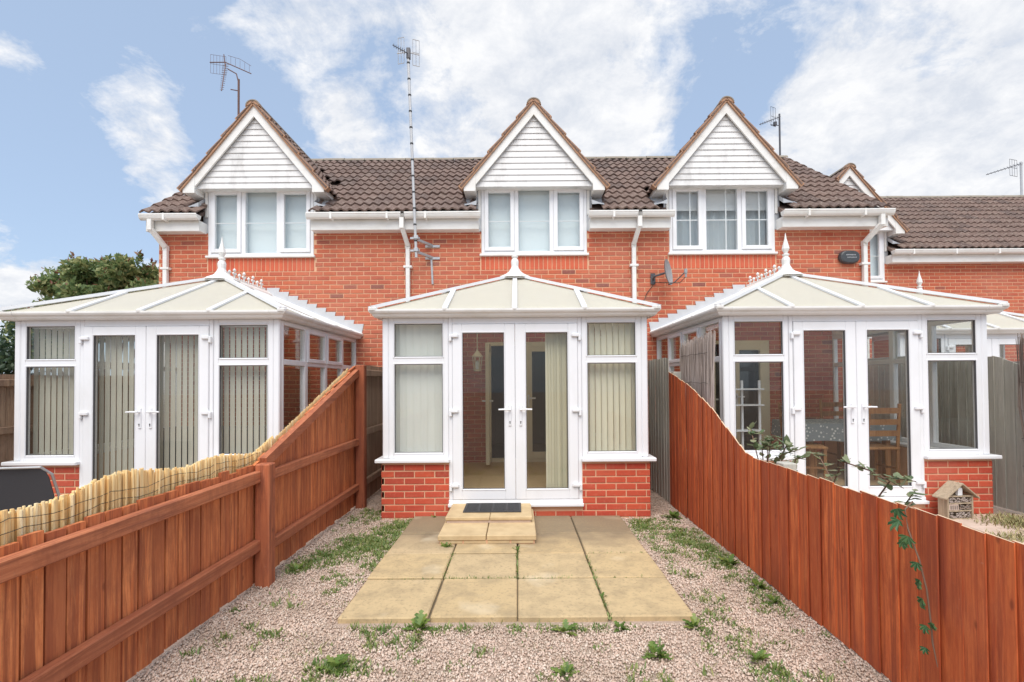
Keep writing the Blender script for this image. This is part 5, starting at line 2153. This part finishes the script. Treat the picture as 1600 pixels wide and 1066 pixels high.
for x, y, s, lab in spots:
    o = link('weed', random.choice(wm), None, loc=(x, y, 0.0 if abs(x) < 1.1 and y > 3.08 else -0.01), rotz=random.uniform(0, 6))
    o.scale = (s, s, s * random.uniform(.8, 1.1))
    tag(o, lab, 'weed', 'weeds in the gravel and paving')


def blades(n, xy, hgt, wd=0.006):
    """short leaves standing up from given plan points"""
    a = rng.random(n) * 6.283
    ln = (0.35 + 0.9 * rng.random(n))
    h = hgt * (0.4 + 0.8 * rng.random(n))
    base = np.concatenate([xy, np.full((n, 1), -0.012)], 1)
    d = np.stack([np.cos(a) * ln * h, np.sin(a) * ln * h, h], 1)
    s = np.stack([-np.sin(a), np.cos(a), np.zeros(n)], 1) * wd * (0.6 + rng.random(n))[:, None]
    v = np.stack([base - s * .6, base + s * .6, base + d * .55 + s, base + d * .55 - s, base + d], 1).reshape(-1, 3)
    b0 = np.arange(n)[:, None] * 5
    t_ = np.concatenate([b0 + np.array([0, 1, 2]), b0 + np.array([0, 2, 3]), b0 + np.array([3, 2, 4])], 1).reshape(-1, 3)
    return v, t_, np.repeat(rng.random(n), 3)


parts = []
patches = [(-1.30, 4.55, .26, .22, 1500), (-1.55, 4.35, .22, .25, 1300), (-1.28, 4.95, .14, .28, 900), (-1.20, 5.25, .1, .16, 500), (-1.45, 4.75, .2, .2, 800), (-1.75, 4.1, .12, .2, 400),
           (-1.65, 5.6, .2, .3, 500), (-1.35, 3.75, .10, .12, 160), (-1.2, 4.1, .08, .16, 260),
           (1.30, 5.15, .10, .22, 700), (1.62, 4.75, .14, .25, 900), (1.45, 5.0, .22, .3, 500), (1.70, 4.25, .10, .35, 900), (1.72, 3.6, .08, .4, 700), (1.45, 4.4, .16, .3, 350), (1.27, 4.5, .06, .4, 350), (1.30, 3.5, .1, .4, 260),
           (-0.98, 2.62, .10, .07, 420), (-1.30, 2.45, .12, .08, 160), (-0.8, 2.9, .12, .1, 140), (1.2, 2.85, .14, .14, 200), (1.35, 2.5, .14, .12, 240), (1.55, 2.25, .12, .1, 200), (-1.15, 2.25, .2, .1, 180), (0.2, 2.3, .1, .08, 90),
           (0.3, 3.02, .35, .03, 240), (-0.75, 3.03, .25, .03, 220), (-.2, 2.4, .6, .3, 90), (.8, 2.3, .5, .3, 100), (-1.5, 3.0, .3, .3, 110)]
for x, y, rx, ry, n in patches:
    n = int(n * 1.7)
    nc = max(3, n // 24)
    cc = rng.normal(size=(nc, 2)) * np.array([rx, ry]) * 0.75 + np.array([x, y])
    p = cc[rng.integers(0, nc, n)] + rng.normal(size=(n, 2)) * rng.uniform(.012, .035, (n, 1))
    ok = (p[:, 0] > -1.93) & (p[:, 0] < 1.83) & ~((p[:, 0] > -1.17) & (p[:, 0] < 1.125) & (p[:, 1] > 3.06) & (p[:, 1] < 5.5))
    p = p[ok]
    parts.append(blades(len(p), p, rng.uniform(.022, .038), 0.0036))
for q in range(150):
    cx_, cy_ = rng.uniform(-1.9, 1.8), 2.1 + 3.4 * rng.random() ** 1.3
    n = int(rng.integers(8, 34))
    sp = rng.uniform(.015, .05)
    p = rng.normal(size=(n, 2)) * sp + np.array([cx_, cy_])
    ok = (p[:, 0] > -1.93) & (p[:, 0] < 1.83) & ~((p[:, 0] > -1.17) & (p[:, 0] < 1.125) & (p[:, 1] > 3.09) & (p[:, 1] < 5.5))
    p = p[ok]
    if len(p):
        parts.append(blades(len(p), p, rng.uniform(.015, .04), 0.0035))
for (x0, y0, x1, y1, n) in ((-0.578, 3.73, -0.30, 3.73, 80), (-0.28, 3.73, 0.0, 3.73, 90), (0.02, 3.73, 0.40, 3.73, 70), (-.578, 3.75, -.578, 4.3, 120), (-.012, 3.75, -.012, 4.45, 150), (.575, 3.1, .575, 4.2, 200), (-1.0, 3.73, -.6, 3.73, 30), (0.6, 3.73, 1.0, 3.73, 25), (.6, 4.26, 1.1, 4.26, 50)):
    u = rng.random((n, 1))
    p = np.array([[x0, y0]]) * (1 - u) + np.array([[x1, y1]]) * u + rng.normal(size=(n, 2)) * 0.008
    v, t_, r_ = blades(n, p, 0.028, 0.003)
    v[:, 2] += 0.014
    parts.append((v, t_, r_))
o = numpy_tris('low_weeds', 'leaf_grass', *merge(parts))
stuff(o)
tag(o, 'thin green ground weeds spread over the gravel and paving joints', 'weeds')

# clippings in the right garden
n = 1600
p = rng.normal(size=(n, 2)) * np.array([.32, .22]) * 0.6 + np.array([5.25, 5.05])
p = np.concatenate([p, rng.normal(size=(500, 2)) * np.array([.3, .15]) * .6 + np.array([4.75, 4.55])])
p = p[(p[:, 0] < 5.6) & (p[:, 1] < 5.4)]
v, t_, r_ = blades(len(p), p, 0.05, 0.004)
v[:, 2] += 0.018
o = numpy_tris('clippings', 'straw', v, t_, r_)
stuff(o)
tag(o, 'dry grass clippings heaped on the paving by the insect house', 'clippings')

# ------------------------------------------------------------------ gravel
N = 88000
gx = rng.uniform(-2.0, 1.88, N * 2)
gy = 1.75 + (rng.random(N * 2) ** 1.25) * (6.6 - 1.75)
ok = ~((gx > -1.175) & (gx < 1.135) & (gy > 3.068) & (gy < 5.46)) & ~((gx > -1.54) & (gx < 1.48) & (gy > 5.44))
gx, gy = gx[ok][:N], gy[ok][:N]
n = len(gx)
cube = np.array([(-1, -1, -1), (1, -1, -1), (1, 1, -1), (-1, 1, -1), (-1, -1, 1), (1, -1, 1), (1, 1, 1), (-1, 1, 1)], float)
ct = np.array([(0, 2, 1), (0, 3, 2), (4, 5, 6), (4, 6, 7), (0, 1, 5), (0, 5, 4), (1, 2, 6), (1, 6, 5), (2, 3, 7), (2, 7, 6), (3, 0, 4), (3, 4, 7)])
sz = 0.0040 * (0.6 + 0.95 * rng.random(n) ** 1.5)
sc = sz[:, None] * (0.7 + 0.7 * rng.random((n, 3)))
pv = cube[None] * (0.62 + 0.5 * rng.random((n, 8, 3))) * sc[:, None, :]
q = rng.normal(size=(n, 4))
q /= np.linalg.norm(q, axis=1)[:, None]
w0, x0, y0, z0 = q.T
Rm = np.stack([1 - 2 * (y0 * y0 + z0 * z0), 2 * (x0 * y0 - w0 * z0), 2 * (x0 * z0 + w0 * y0),
               2 * (x0 * y0 + w0 * z0), 1 - 2 * (x0 * x0 + z0 * z0), 2 * (y0 * z0 - w0 * x0),
               2 * (x0 * z0 - w0 * y0), 2 * (y0 * z0 + w0 * x0), 1 - 2 * (x0 * x0 + y0 * y0)], 1).reshape(n, 3, 3)
pv = np.einsum('nij,nkj->nki', Rm, pv)
gz = -0.017 + 0.014 * rng.random(n)
pv += np.stack([gx, gy, gz], 1)[:, None, :]
tr = (np.arange(n)[:, None, None] * 8 + ct[None]).reshape(-1, 3)
o = numpy_tris('gravel', 'gravel', pv.reshape(-1, 3), tr, np.repeat(rng.random(n), 12))
stuff(o)
tag(o, 'pinkish loose gravel around the paving', 'gravel')
b = MB()
b.box(-2.1, 1.92, 1.2, 7.9, -0.028, -0.016)
o = b.build('gravel_bed', 'soil')
o['kind'] = 'structure'
